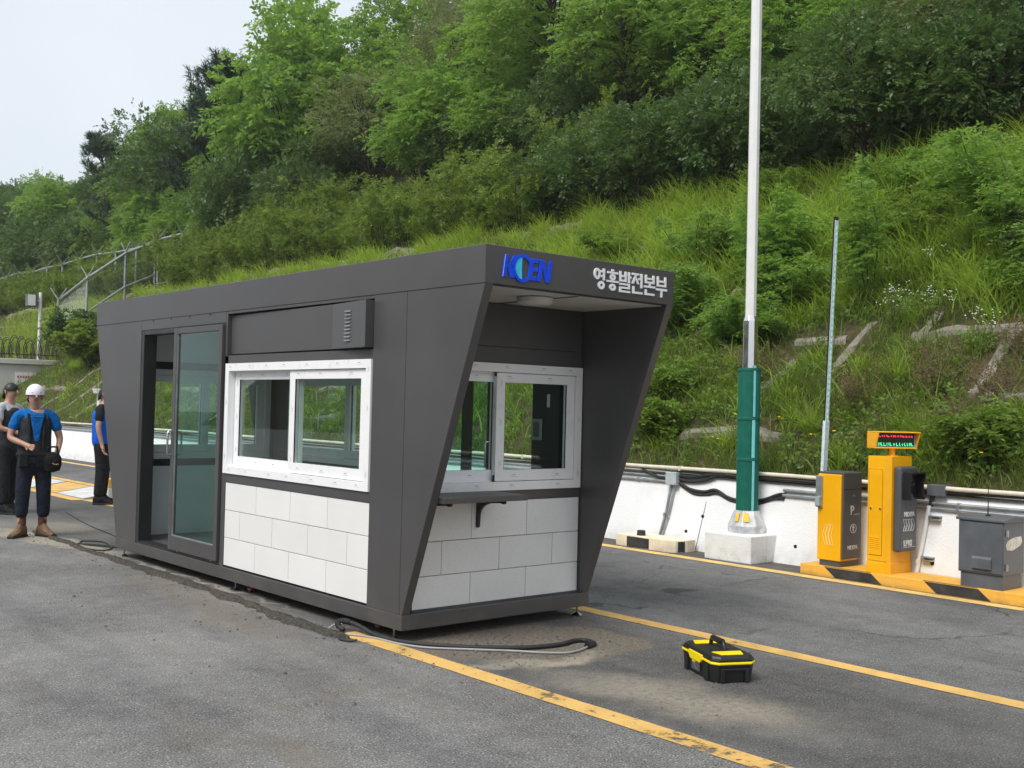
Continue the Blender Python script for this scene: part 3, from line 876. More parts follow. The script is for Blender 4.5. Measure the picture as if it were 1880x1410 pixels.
def hose(label, pts, r=.021):
    out = []
    P_ = [Vector(p) for p in pts]
    for i in range(len(P_) - 1):
        a, b, c, d = P_[max(i - 1, 0)], P_[i], P_[i + 1], P_[min(i + 2, len(P_) - 1)]
        for k in range(8):
            t = k / 8
            out.append(.5 * ((2 * b) + (c - a) * t + (2 * a - 5 * b + 4 * c - d) * t * t + (3 * b - a - 3 * c + d) * t ** 3))
    out.append(P_[-1])
    return tag(MB().tube(out, r, 10).build('hose', M['rubber'], smooth=True), label, 'hose')
wx = wall_x(.8) - .035
hose('black hose climbing left from the junction box over the wall top', [(wx, 2.62, .78), (wx, 2.8, .79), (wx, 3.0, .85), (wx + .08, 3.12, .90)], .017)
hose('upper black hose looping right from the junction box along the wall top', [(wx, 2.46, .82), (wx, 2.25, .82), (wx, 2.0, .86), (wx, 1.85, .885), (wx, 1.6, .86), (wx, 1.0, .865), (wx, .3, .86), (wx, -.3, .86)], .016)
hose('middle black hose sagging right from the junction box to the pole', [(wx, 2.46, .78), (wx, 2.3, .765), (wx, 2.1, .79), (wx, 1.9, .865), (wx, 1.75, .87)], .018)
hose('lower black hose running behind the green wrapped pole', [(wx, 2.46, .74), (wx, 2.3, .675), (wx, 2.1, .66), (wx, 1.93, .69), (wx, 1.75, .62), (wx, 1.55, .60), (wx, 1.3, .63), (wx, 1.1, .70), (wx, 1.0, .715)], .018)
hose('lowest black hose drooping behind the green wrapped pole', [(wx + .01, 2.46, .72), (wx, 2.25, .63), (wx, 2.05, .63), (wx, 1.9, .655), (wx, 1.7, .585), (wx, 1.4, .575), (wx, 1.15, .655), (wx, 1.02, .665)], .016)
pipe('conduit', 'upper steel conduit from the green wrapped pole towards the grey cabinet', 'conduit', [(wall_x(.75) - .022, y, .755 - .0 * y) for y in (1.03, -1, -4, -9)], .016, M['steel'], clips=[((wall_x(.75) - .02, y, .755), .021) for y in (.25, -.9)])
pipe('conduit', 'lower steel conduit from the green wrapped pole towards the grey cabinet', 'conduit', [(wall_x(.70) - .022, y, .705) for y in (1.03, -1, -4, -9)], .016, M['steel'], clips=[((wall_x(.70) - .02, y, .705), .021) for y in (.25, -.9)])
pipe('conduit', 'left one of two steel conduits dropping from the junction box to the ground', 'conduit', [(wall_x(.71) - .02, 2.585, .715), (wall_x(.4) - .02, 2.60, .40), (wall_x(.1) - .02, 2.66, .08), (XW0 - .02, 2.69, -.01)], .015, M['steel'], clips=[((wall_x(.35) - .02, 2.61, .36), .022)])
pipe('conduit', 'right one of two steel conduits dropping from the junction box to the ground', 'conduit', [(wall_x(.71) - .02, 2.525, .715), (wall_x(.4) - .02, 2.55, .40), (wall_x(.1) - .02, 2.625, .08), (XW0 - .02, 2.645, -.01)], .015, M['steel'], clips=[((wall_x(.35) - .02, 2.56, .35), .022)])
pipe('conduit', 'short steel conduit stub hanging below the wall conduits left of the orange barrier box', 'conduit', [(wall_x(.8) - .05, .22, .83), (wall_x(.7) - .055, .24, .70), (wall_x(.5) - .06, .27, .50)], .017, M['steel'])
pipe('pipe', 'white drop pipe standing on the wall between camera post and cabinet', 'pipe', [(wall_x(.7) - .03, -.615, .73), (wall_x(.55) - .03, -.60, .55), (wall_x(.2) - .03, -.565, .17), (wall_x(.1) - .03, -.555, .08)], .021, M['mastwhite'],
     clips=[((wall_x(.64) - .025, -.61, .64), .026), ((wall_x(.2) - .025, -.566, .2), .026)])
for z, y, lb_ in ((.60, -.68, 'upper'), (.22, -.65, 'lower')):
    k_ = MB(); k_.box(wall_x(z) - .06, wall_x(z) + .01, y - .06, y + .05, z, z + .012); k_.box(wall_x(z) - .06, wall_x(z) + .01, y - .06, y + .05, z + .03, z + .04)
    tag(k_.build('pipe_bracket', M['steel'], None, .002), lb_ + ' bare steel bracket on the wall beside the white drop pipe', 'bracket')
jx2 = MB().box(wall_x(.85) - .08, wall_x(.85) + .05, -.78, -.60, .825, .93).build('junction_box', M['slate'], None, .006)
tag(jx2, 'dark grey junction box on the wall top behind the camera post', 'junction box')
MB().tube([(wall_x(.8) - .03, -.64, .83), (wall_x(.8) - .03, -.62, .72)], .022, 10).build('cable_gland', M['rubber'], jx2)

# ------------------------------------------------------------------ kerb blocks
kb = MB(M['kerbcream'], M['kerbblack'])
kb.prism([(5.10, 2.96), (5.085, 2.17), (5.14, 2.09), (5.29, 2.05), (5.44, 2.06), (5.44, 2.96)], 2, 0, .135)
kb.use(1)
kb.prism([(2.44, .008), (2.78, .008), (2.78, .122), (2.44, .122)], 0, 5.0865, 5.12)
kb.prism([(5.165, .008), (5.255, .008), (5.255, .122), (5.165, .122)], 1, 2.062, 2.085) if False else None
kb.add([(5.165, 2.0805, .008), (5.255, 2.0565, .008), (5.255, 2.0565, .122), (5.165, 2.0805, .122)], [(0, 1, 2, 3)])
tag(kb.build('kerb_block', None, None, .006), 'short cream and black kerb block at the foot of the white wall', 'kerb block')
ring_ = MB().lathe([(.05, 0), (.052, .02), (.045, .03), (.05, .034), (.046, .055), (.036, .058)], (5.20, 2.66, .136), 14)
tag(ring_.build('bolt_cap', M['rubber'], None, smooth=True), 'small black rubber plug lying on the cream kerb block', 'plug')
ki = MB(M['kerbyellow'], M['kerbblack'])
KH = .105
ki.prism([(5.05, -9), (5.05, .42), (5.50, .42), (5.50, -9)], 2, 0, KH)
ki.use(1)
y = .15
for k in range(9):
    ki.prism([(y, .105 - .004), (y - .50, .105 - .004), (y - .62, .006), (y - .12, .006)], 0, 5.0475, 5.06)
    ki.add([(5.049, y, KH + .0015), (5.049, y - .5, KH + .0015), (5.068, y - .48, KH + .0015), (5.068, y + .02, KH + .0015)], [(0, 1, 2, 3)])
    y -= 1.02
tag(ki.build('kerb_island', None, None, .008), 'long yellow and black striped kerb island carrying the parking machines', 'kerb')

# ------------------------------------------------------------------ lamp pole
pl = MB().box(5.11, 5.80, 1.06, 1.665, 0, .288).build('pole_plinth', M['plinth'], None, .01)
tag(pl, 'white concrete plinth under the green wrapped pole', 'plinth')
PX, PY = 5.45, 1.375
pole = thing('lamp_pole', 'tall white octagonal pole with green wrapped foot on white plinth', 'pole', (PX, PY, .288))
A8 = math.pi / 8
MB().lathe([(.205, .0), (.205, .075), (.135, .235), (.0, .236)], n=8, ph=A8).build('base_cover', M['castbase'], pole, .004)
toc = Vector((-4.17 - PX, -5.89 - PY, 0)).normalized(); rt = Vector((toc.y * -1, toc.x, 0)) * -1
rt = Vector((.757, -.652, 0))
def on_round(b, r, off, w, z0, z1, d=.003, n=5):
    """a curved sheet on a round post; off and w are angles"""
    a0 = math.atan2(toc.y, toc.x)
    vs = []; fs = []
    for k in range(n + 1):
        a = a0 + off - w / 2 + w * k / n
        for z in (z0, z1):
            vs.append(((r + d) * math.cos(a), (r + d) * math.sin(a), z))
    for k in range(n): fs.append((k * 2, k * 2 + 2, k * 2 + 3, k * 2 + 1))
    return b.add(vs, fs)
sb = MB()
for off, w in ((-.05, .36), (-.62, .22)):
    r0, r1 = .188, .155
    a0 = math.atan2(toc.y, toc.x) + off
    vs = []
    for a in (a0 - w / 2, a0 + w / 2):
        for r, z in ((.1845, .125), (.1445, .215)):
            vs.append(((r + .004) * math.cos(a), (r + .004) * math.sin(a), z))
    sb.add(vs, [(0, 2, 3, 1)])
sb.build('warning_sticker', M['sticker'], pole)
MB().lathe([(.060, .2), (.060, 9.2), (.0, 9.2)], n=8, ph=A8).build('mast', M['mastwhite'], pole, .004)
MB().lathe([(.083, .24), (.083, 2.262), (.064, 2.315), (.061, 2.315)], n=8, ph=A8).build('steel_sleeve', M['stainless'], pole, .004)
gw = MB()
n = 48; prof = []
vs = []; fs = []
for z in (.236, 1.755):
    for k in range(n * 2):
        a = 2 * math.pi * k / (n * 2)
        r = .114 + .010 * abs(math.cos(2 * a)) ** 3 * 0 + (.0035 if k % 2 else 0)
        vs.append((r * math.cos(a), r * math.sin(a), z))
for k in range(n * 2):
    k2 = (k + 1) % (n * 2); fs.append((k, k2, n * 2 + k2, n * 2 + k))
fs.append(tuple(range(n * 4 - 1, n * 2 - 1, -1)))
gw.add(vs, fs)
wrap = gw.build('green_wrap', M['green'], pole)
bd = MB()
for z in (1.725, 1.20, .765): bd.lathe([(.117, z), (.124, z), (.124, z + .03), (.117, z + .03)], n=32)
bd.build('strap_band', M['green'], wrap, .002)
ts = MB()
on_round(ts, .118, .50, .24, .237, .765, .004); on_round(ts, .118, .46, .30, .80, 1.20, .004); on_round(ts, .118, .48, .22, 1.235, 1.78, .004)
ts.build('seam_strip', M['teal'], wrap)

# ------------------------------------------------------------------ barrier gate
bg = thing('barrier_gate', 'orange and grey parking barrier machine with raised arm at the island end', 'barrier gate', (5.10, .0, KH))
MB().box(.012, .345, .02, .245, 0, .055).build('foot_plinth', M['gunmetal'], bg, .003)
MB().box(0, .30, .012, .268, .055, .885).build('housing', M['amber'], bg, .008)
gp = MB()
pr = [(.0, .055), (.0, .90)]
MB().box(.016, .335, -.008, .0115, .075, .905).build('side_panel', M['gunmetal'], bg, .014, seg=3)
MB().box(.02, .335, .0125, .262, .8865, .908).build('top_cover', M['gunmetal'], bg, .006)
sm = MB(); sm.box(.018, .333, -.0095, -.0075, .742, .747)
sm.build('seam', M['groove'], bg)
# pictograms on the grey side (faces -Y)
def on_side(lines, name, mat, parent, y, t=.006):
    b = MB()
    for (x0, z0), (x1, z1) in lines:
        d = Vector((x1 - x0, z1 - z0)); nrm = Vector((-d.y, d.x)).normalized() * t / 2
        b.prism([(x0 + nrm.x, z0 + nrm.y), (x1 + nrm.x, z1 + nrm.y), (x1 - nrm.x, z1 - nrm.y), (x0 - nrm.x, z0 - nrm.y)], 1, y - .002, y + .001)
    return b.build(name, mat, parent)
M['mark'] = plain('pale_marking', (.62, .63, .64, 1), .5)
M['markyel'] = plain('pale_yellow_marking', s2l(252, 214, 140), .5)
lettering('lettering', 'P', .125, M['mark'], bg, Matrix.Translation((.135, -.0085, .50)), .002, .002)
on_side([((.20 + i * .026, .502), (.216 + i * .026, .502)) for i in range(4)], 'marking', M['mark'], bg, -.0085)
b = MB(); ring(b, .19, .365, .055, .045, .007, 24, .006, 0, .002, -.0085)
b.build('arrow_sign', M['mark'], bg)
on_side([((.19, .338), (.19, .375))], 'marking', M['mark'], bg, -.0085, .016)
MB().prism([(.165, .37), (.215, .37), (.19, .397)], 1, -.0105, -.0075).build('marking', M['mark'], bg)
lettering('lettering', 'NEXPA', .055, M['mark'], bg, Matrix.Translation((.095, -.0085, .165)), .002, .0015)
# chevrons on the orange front (faces -X)
def chevrons(name, mat, parent, xface, yc, zc, w, hgt, n, dirn, t=.0045):
    b = MB()
    for k in range(n):
        yo = yc + (k - (n - 1) / 2) * w * 1.25
        pts = [(yo - w / 2 + dirn * .02, zc + hgt / 2), (yo + w / 2 + dirn * .02, zc + hgt / 2), (yo + w / 2 - dirn * .005, zc), (yo + w / 2 + dirn * .02, zc - hgt / 2), (yo - w / 2 + dirn * .02, zc - hgt / 2), (yo - w / 2 - dirn * .005, zc)]
        for p, q in zip(pts, pts[1:] + pts[:1]):
            d = Vector((q[0] - p[0], q[1] - p[1])); nrm = Vector((-d.y, d.x)).normalized() * t / 2
            b.prism([(p[0] + nrm.x, p[1] + nrm.y), (q[0] + nrm.x, q[1] + nrm.y), (q[0] - nrm.x, q[1] - nrm.y), (p[0] - nrm.x, p[1] - nrm.y)], 0, xface - .002, xface + .001)
    return b.build(name, mat, parent)
chevrons('chevron_marking', M['markyel'], bg, 0, .155, .30, .026, .19, 3, -1)
MB().box(-.022, -.0, .208, .278, .56, .865).build('mounting_plate', M['steel'], bg, .003)
pb_ = MB(M['grey_panel'], M['chrome']); pb_.box(-.055, -.0225, .218, .265, .575, .66)
pb_.use(1).lathe([(.008, 0), (.008, .006)], (-.03, .23, .66), 8)
pb_.build('push_box', None, bg, .004)
lk = MB().tube([(.19, -.014, .68), (.19, -.007, .68)], .010, 10).build('lock', M['chrome'], bg)
# arm: leans slightly, pivot on the far side
arm = MB(M['black'], M['armdif'], M['armled'])
d = Vector((.0, -.090, 2.49)).normalized()
a0 = Vector((.10, .275, .80))
side = Vector((1, 0, 0)); dep = d.cross(side).normalized()
def armbox(u0, u1, w0, w1, e0, e1):
    st = len(arm.v); arm.box(u0, u1, e0, e1, w0, w1)
    for i in range(st, len(arm.v)):
        u, e_, w_ = arm.v[i]; arm.v[i] = tuple(a0 + side * u + d * w_ + dep * e_)
armbox(-.030, .030, .05, 2.60, -.006, .010)
arm.use(1); armbox(-.029, .027, .10, 2.565, -.0105, -.0065)
arm.use(2)
for k in range(33):
    w_ = .62 + k * .058
    armbox(-.006, .006, w_, w_ + .034, -.0122, -.0107)
ao = arm.build('barrier_arm', None, bg)
sl = MB(); 
st = len(sl.v); sl.box(-.036, .036, -.036, -.004, -.05, .60)
sl.xf(lambda v: a0 + side * v[0] + d * v[2] + dep * (v[1] + .02))
sl.build('arm_sleeve', M['armdif'], ao, .004)

# ------------------------------------------------------------------ number-plate camera post
cp = thing('camera_post', 'tall orange licence plate camera post with small red and green display on top', 'camera post', (5.08, -.50, KH))
body = MB(M['amber'], M['amber_dark'])
foot = [(.0, .215), (.0, .04), (.05, -.0), (.40, -.0), (.40, .215)]
body.prism(foot, 2, .0, 1.085)
body.use(1)
body.box(-.002, .001, .010, .205, .115, .119)
body.build('housing', None, cp, .004)
dp = MB(M['amber'], M['amber_dark'])
dp.box(-.006, .001, .065, .198, .17, .96)
dp.use(1).box(-.0015, .002, .060, .203, .165, .965)
dpo = dp.build('access_door', None, cp, .001)
v_ = MB()
for k in range(6):
    for y in (.085, .135): v_.box(-.011, -.004, y, y + .042, .235 + k * .018, .243 + k * .018)
v_.build('vent', M['amber'], dpo, .002)
for y in (.078, .175): MB().tube([(-.016, y, .60), (-.005, y, .60)], .009, 10).build('lock', M['chrome'], dpo)
ft = MB().prism([(-.004, .22), (-.004, .04), (.048, -.005), (.405, -.005), (.405, .22)], 2, 0, .10).build('foot_plinth', M['amber'], cp, .003)
pn = MB().box(.075, .385, -.075, .0, .205, .995).build('front_panel', M['gunmetal'], cp, .025, seg=3)
# camera hood: dark recess with overhanging visor
hd = MB()
HP = [(-.077, .69), (-.077, .93), (-.165, .945), (-.165, .88), (-.150, .85), (-.150, .77), (-.165, .69)]
hd.prism(HP, 0, .105, .120)
hd.prism(HP, 0, .345, .360)
hd.box(.1205, .3445, -.165, -.077, .93, .945)
hd.box(.1205, .3445, -.0785, -.0752, .745, .93)
hd.prism([(.1205, .70), (.15, .70), (.18, .745), (.1205, .745)], 1, -.082, -.0755); hd.prism([(.3445, .70), (.315, .70), (.285, .745), (.3445, .745)], 1, -.082, -.0755)
ho = hd.build('camera_hood', M['black'], pn, .003)
MB().tube([(.23, -.079, .84), (.23, -.11, .84)], .035, 16).build('lens', plain('lens_glass', (.01, .01, .012, 1), .1), pn, smooth=True)
lettering('lettering', 'NEXPA', .056, M['mark'], pn, Matrix.Translation((.145, -.0765, .535)), .002, .003)
lettering('lettering', 'LPRS', .072, M['mark'], pn, Matrix.Translation((.140, -.0765, .262)), .002, .003)
on_side([((.13, .25), (.335, .25))], 'marking', M['mark'], pn, -.0765, .004)
def chev_x(name, mat, parent, yface, xc, zc, w, hgt, n, t=.004):
    ls = []
    for k in range(n):
        xo = xc + (k - (n - 1) / 2) * w * 1.35
        pts = [(xo - w / 2 - .014, zc + hgt / 2), (xo + w / 2 - .014, zc + hgt / 2), (xo + w / 2 + .014, zc), (xo + w / 2 - .014, zc - hgt / 2), (xo - w / 2 - .014, zc - hgt / 2), (xo - w / 2 + .014, zc)]
        ls += list(zip(pts, pts[1:] + pts[:1]))
    return on_side(ls, name, mat, parent, yface, t)
chev_x('chevron_marking', M['mark'], pn, -.0765, .228, .453, .034, .105, 4)
# display on a short neck, turned towards arriving cars
nk = MB().tube([(.22, .10, 1.08), (.22, .10, 1.16)], .028, 12); nk.box(.17, .27, .06, .14, 1.085, 1.093)
nk.build('neck', M['amber'], cp, smooth=False)
dsp = MB(M['amber'])
sg = []
dw = .215
dsp.box(-dw, dw, -.06, .10, 0, .012); dsp.box(-dw, dw, -.115, .10, .148, .16)
dsp.box(-dw, dw, .088, .10, .0125, .1475)
for s_ in (-1, 1):
    x0, x1 = (-dw, -dw + .012) if s_ < 0 else (dw - .012, dw)
    dsp.prism([(.0875, .0125), (-.055, .0125), (-.112, .1475), (.0875, .1475)], 0, x0, x1)
rotm = Matrix.Translation((.22, .09, 1.155)) @ Matrix.Rotation(R(-30), 4, 'Z')
dsp.xf(lambda v: rotm @ Vector(v)); do = dsp.build('display_case', None, cp, .004)
sc_ = MB(M['grey_panel'], M['black']); sc_.box(-dw + .013, dw - .013, -.048, -.03, .006, .135); sc_.use(1).box(-dw + .03, dw - .03, -.0495, -.045, .02, .1355)
sc_.xf(lambda v: rotm @ Vector(v)); sc_.build('screen', None, do)
for nm, mt, z0, z1 in (('red_text', 'ledred', .108, .126), ('green_text', 'ledgreen', .026, .056)):
    b = MB(); x = -dw + .035; rr = random.Random(5 if z0 > .1 else 9)
    while x < dw - .05:
        wdt = rr.choice((.010, .014, .02))
        kind = rr.random()
        if kind < .45: b.box(x, x + wdt, -.0515, -.0500, z0, z0 + .007); b.box(x, x + .005, -.0515, -.05, z0 + .0075, z1)
        elif kind < .75: b.box(x, x + .005, -.0515, -.0500, z0, z1); b.box(x + wdt, x + wdt + .005, -.0515, -.05, z0 + .004, z1)
        else: b.box(x, x + wdt, -.0515, -.0500, (z0 + z1) / 2, (z0 + z1) / 2 + .006); b.box(x + wdt / 2 - .002, x + wdt / 2 + .003, -.0515, -.05, z0, (z0 + z1) / 2 - .001)
        x += wdt + .012
    b.xf(lambda v: rotm @ Vector(v)); b.build(nm, M[mt], do)

# ------------------------------------------------------------------ grey roadside cabinet
gc = thing('equipment_cabinet', 'dark grey steel roadside cabinet with whip antenna beside the camera post', 'cabinet', (5.07, -1.58, KH))
MB().box(.015, .36, .015, .385, 0, .125).build('cabinet_base', M['slate'], gc, .003)
MB().box(0, .375, 0, .40, .1265, .575).build('cabinet_body', M['slate'], gc, .004)
MB().prism([(-.02, .575), (.395, .575), (.395, .60), (.20, .622), (-.02, .60)], 1, -.02, .42).build('cabinet_lid', M['slate'], gc, .006)
dr = MB().box(-.008, -.001, .012, .388, .14, .565).build('cabinet_door', M['slate'], gc, .003)
vh = MB().prism([(-.008, .17), (-.028, .17), (-.028, .255), (-.012, .275), (-.008, .275)], 1, .10, .27).build('vent_hood', M['slate'], dr, .003)
h2 = MB()
for z in (.17, .46): h2.tube([(.03, -.012, z), (.03, -.012, z + .055)], .012, 10)
h2.build('hinge', M['steel'], gc)
t_ = NT('torn_sticker_mat'); 
M['torn'] = plain('torn_sticker', (.62, .60, .55, 1), .7, var=.2, vscale=20)
MB().prism([(.05, .345), (.15, .335), (.30, .37), (.33, .40), (.31, .45), (.17, .445), (.06, .42), (.03, .38)], 1, -.003, -.001).build('torn_sticker', M['torn'], gc)
an = MB().lathe([(.022, 0), (.02, .012), (.006, .022), (.0045, .05), (.003, .27), (.001, .275)], (.12, .20, .611), 10).build('antenna', M['black'], gc, smooth=True)

# ------------------------------------------------------------------ toolbox on the road
tb = thing('toolbox', 'black and yellow plastic toolbox standing on the asphalt', 'toolbox', (1.075, -1.735, 0), R(-26))
tb.scale = (1.09, 1.09, 1.09)
def rrect(x, y, c, z0, z1, b, taper=0.0):
    pts = [(-x + c, -y), (x - c, -y), (x, -y + c), (x, y - c), (x - c, y), (-x + c, y), (-x, y - c), (-x, -y + c)]
    return b.add([(px * (1 - taper), py * (1 - taper), z0) for px, py in pts] + [(px, py, z1) for px, py in pts],
                 [tuple(range(7, -1, -1)), tuple(range(8, 16))] + [(k, (k + 1) % 8, (k + 1) % 8 + 8, k + 8) for k in range(8)])
# local: x across (short), y along (long)
HX, HY = .128, .222
b = MB(); rrect(HX - .006, HY - .008, .03, 0, .098, b, .06)
tub = b.build('tub', M['black'], tb, .006)
for y in (-.13, .13): MB().box(-HX - .001, -HX + .014, y - .02, y + .02, .002, .09).build('rib', M['black'], tub, .003)
MB().prism([(-.082, .004), (-.058, .004), (-.058, .068), (.058, .068), (.058, .004), (.082, .004), (.082, .078), (-.082, .078)], 1, -HY + .002, -HY + .014).build('rib', M['black'], tub, .003)
b = MB(); rrect(HX, HY, .034, .0985, .112, b); b.build('rim_band', M['yellow'], tb, .004)
b = MB(); rrect(HX - .002, HY - .002, .034, .1125, .126, b); rrect(HX - .014, HY - .016, .034, .1262, .142, b, -.06)
lid = b.build('lid', M['black'], tb, .004)
for s_ in (-1, 1):
    y0, y1 = sorted((s_ * .105, s_ * (HY - .020)))
    MB().prism([(-.085, s_ * .105), (-.062, s_ * .183), (.062, s_ * .183), (.085, s_ * .105)], 2, .1425, .147).build('lid_tray', M['yellow'], lid, .002)
for s_ in (-1, 1):
    x = s_ * HX
    MB().prism([(-.085, .124), (.085, .124), (.085, .100), (.070, .085), (.062, .078), (-.062, .078), (-.085, .100)], 0, x - .006, x + .008).build('latch', M['yellow'], tb, .003)
hh = MB(); hh.tube([(0, -.085, .142), (0, -.08, .172), (0, -.065, .186), (0, .065, .186), (0, .08, .172), (0, .085, .142)], .011, 10)
hh.tube([(0, -.06, .186), (0, .06, .186)], .017, 10)
hh.build('handle', M['black'], lid, smooth=True)
MB().box(-.045, .045, -.085, .085, .1421, .1428).build('handle_well', M['groove'], lid)
lb = MB(M['slate'], M['yellow'], M['steel']); lb.box(-HX - .0005, -HX + .006, -.045, .05, .028, .085)
lb.use(1).box(-HX - .001, -HX + .004, .005, .047, .066, .082)
lb.use(2).add([(-HX - .0012, -.03, .034), (-HX - .0012, -.005, .034), (-HX - .0012, .035, .062), (-HX - .0012, .025, .064)], [(0, 1, 2, 3)])
ring_l = MB()
lb.build('printed_label', None, tub)

# ------------------------------------------------------------------ cables on the ground
def spline(pts, m=8):
    P_ = [Vector(p) for p in pts]; out = []
    for i in range(len(P_) - 1):
        a, b, c, d = P_[max(i - 1, 0)], P_[i], P_[i + 1], P_[min(i + 2, len(P_) - 1)]
        for k in range(m):
            t = k / m
            out.append(.5 * ((2 * b) + (c - a) * t + (2 * a - 5 * b + 4 * c - d) * t * t + (3 * b - a - 3 * c + d) * t ** 3))
    out.append(P_[-1]); return out
ch = MB(M['rubber'])
ch.tube(spline([(-.12, .50, .02), (-.13, .57, .045), (-.095, .57, .065), (-.07, .47, .065), (-.06, .36, .05), (-.05, .22, .025), (-.01, .02, .016), (.09, -.18, .016), (.30, -.42, .016), (.55, -.60, .016), (.80, -.66, .016), (.95, -.63, .016), (1.03, -.66, .016), (1.02, -.76, .016), (.93, -.80, .018)]), .0150, 12)
cb = ch.build('cable', M['rubber'], None, smooth=True)
tag(cb, 'thick black cable lying on the ground in front of the booth', 'cable')
MB().tube([(.97, -.785, .020), (.905, -.805, .020)], .020, 12).build('cable_end', M['black'], cb)
MB().tube(spline([(-.128, .55, .035), (-.118, .58, .058), (-.085, .55, .068), (-.072, .49, .066)], 5), .020, 10).build('tape_wrap', M['groove'], cb, smooth=True)
gc_ = MB().tube(spline([(-.10, .55, .05), (-.13, .60, .04), (-.19, .58, .02), (-.225, .52, .012), (-.20, .45, .012), (-.12, .34, .012), (-.06, .18, .010), (-.03, -.03, .009), (.05, -.22, .009), (.24, -.42, .010), (.45, -.62, .010), (.55, -.74, .010), (.68, -.84, .010), (.80, -.84, .010), (.92, -.80, .012)]), .0072, 8)
tag(gc_.build('cable', M['greywire'], None, smooth=True), 'thin grey cable lying beside the thick black one', 'cable')
th_ = MB().tube(spline([(-.17, .50, .012), (-.22, .42, .010), (-.27, .30, .010), (-.25, .22, .010), (-.21, .19, .016)]), .0075, 8)
tag(th_.build('cable', M['rubber'], None, smooth=True), 'short black cable tail on the yellow line end', 'cable')
w1 = MB().tube(spline([(1.0, 9.3, .006), (.7, 7.6, .006), (.55, 6.3, .006), (.40, 5.6, .006), (.35, 5.1, .006)]), .006, 6)
tag(w1.build('cable', M['rubber'], None), 'thin black cable running from the workers to the booth', 'cable')
w2 = MB().tube(spline([(.5, 5.0, .008), (.25, 5.35, .008), (.02, 5.8, .008), (.10, 6.1, .008), (.25, 5.9, .01), (.15, 5.4, .01), (.0, 5.25, .01), (-.08, 5.55, .008), (-.02, 5.9, .008), (.2, 5.5, .012), (.4, 5.0, .01)]), .007, 6)
tag(w2.build('cable', M['rubber'], None), 'loose loops of black cable behind the booth', 'cable')

# ------------------------------------------------------------------ far left: concrete end wall, razor wire, light pole
ew = MB().box(5.2, 8.55, 32.6, 33.1, -.05, 2.62).build('concrete_wall', M['concrete'], None, .02)
tag(ew, 'bare grey concrete wall with coping and razor wire beside the far slope', 'wall')
MB().box(5.15, 8.68, 32.5, 33.2, 2.622, 2.80).build('coping', M['concrete'], ew, .02)
sg_ = MB(M['white'], M['ledred']); M['redprint'] = plain('red_print', (.55, .10, .14, 1), .6); sg_.mats[1] = M['redprint']
sg_.box(7.15, 7.82, 32.575, 32.597, 1.75, 2.35)
sg_.use(1)
for k in range(7): sg_.box(7.2 + k * .085, 7.26 + k * .085, 32.5725, 32.5745, 2.16, 2.24)
tag(sg_.build('warning_sign', None), 'white sign with red lettering on the grey concrete wall', 'sign')
rw = MB()
for k0, zc in ((0, 3.12), (1, 3.2)):
    pts = []
    for k in range(180):
        a = k * .5; pts.append((5.2 + 3.4 * k / 180, 32.8 + .12 * k0 + .34 * math.cos(a), zc + .36 * math.sin(a) + .05 * math.sin(k * .13)))
    rw.tube(pts, .014, 4)
rw.tube([(5.1, 32.8, 2.95), (8.6, 32.8, 2.97)], .02, 6)
tag(rw.build('razor_wire', M['rust']), 'rusty coils of razor wire on the concrete wall top', 'razor wire')
lp = thing('floodlight_pole', 'slim white pole with a square floodlight behind the concrete wall', 'floodlight pole', (8.12, 33.4, 2.4))
MB().tube([(0, 0, -.6), (0, 0, 2.75)], .055, 10).build('pole', M['mastwhite'], lp, smooth=True)
fb = MB(M['slate'], M['mastwhite']); fb.box(-.46, -.12, -.12, .12, 2.25, 2.66); fb.use(1).box(-.45, -.20, -.128, -.121, 2.27, 2.64)
fb.tube([(-.12, 0, 2.45), (0, 0, 2.45)], .03, 8)
fb.build('floodlight', None, lp, .01)
bs = thing('light_bollard', 'small white T shaped light post behind the worker in blue', 'post', (5.2, 19.65, 0))
MB().tube([(0, 0, 0), (0, 0, 1.66)], .045, 10).build('post', M['mastwhite'], bs, smooth=True)
MB().prism([(-.10, 1.66), (.10, 1.66), (.135, 1.77), (-.135, 1.77)], 1, -.10, .10).build('lamp_head', M['mastwhite'], bs, .01)
kb2 = MB(M['concrete'], M['kerbyellow']); kb2.box(2.25, 2.75, 11.1, 11.35, 0, .16); kb2.use(1).box(2.25, 2.75, 11.1, 11.35, .161, .30)
tag(kb2.build('kerb_block', None, None, .01), 'small grey and yellow block on the road behind the booth', 'kerb block')

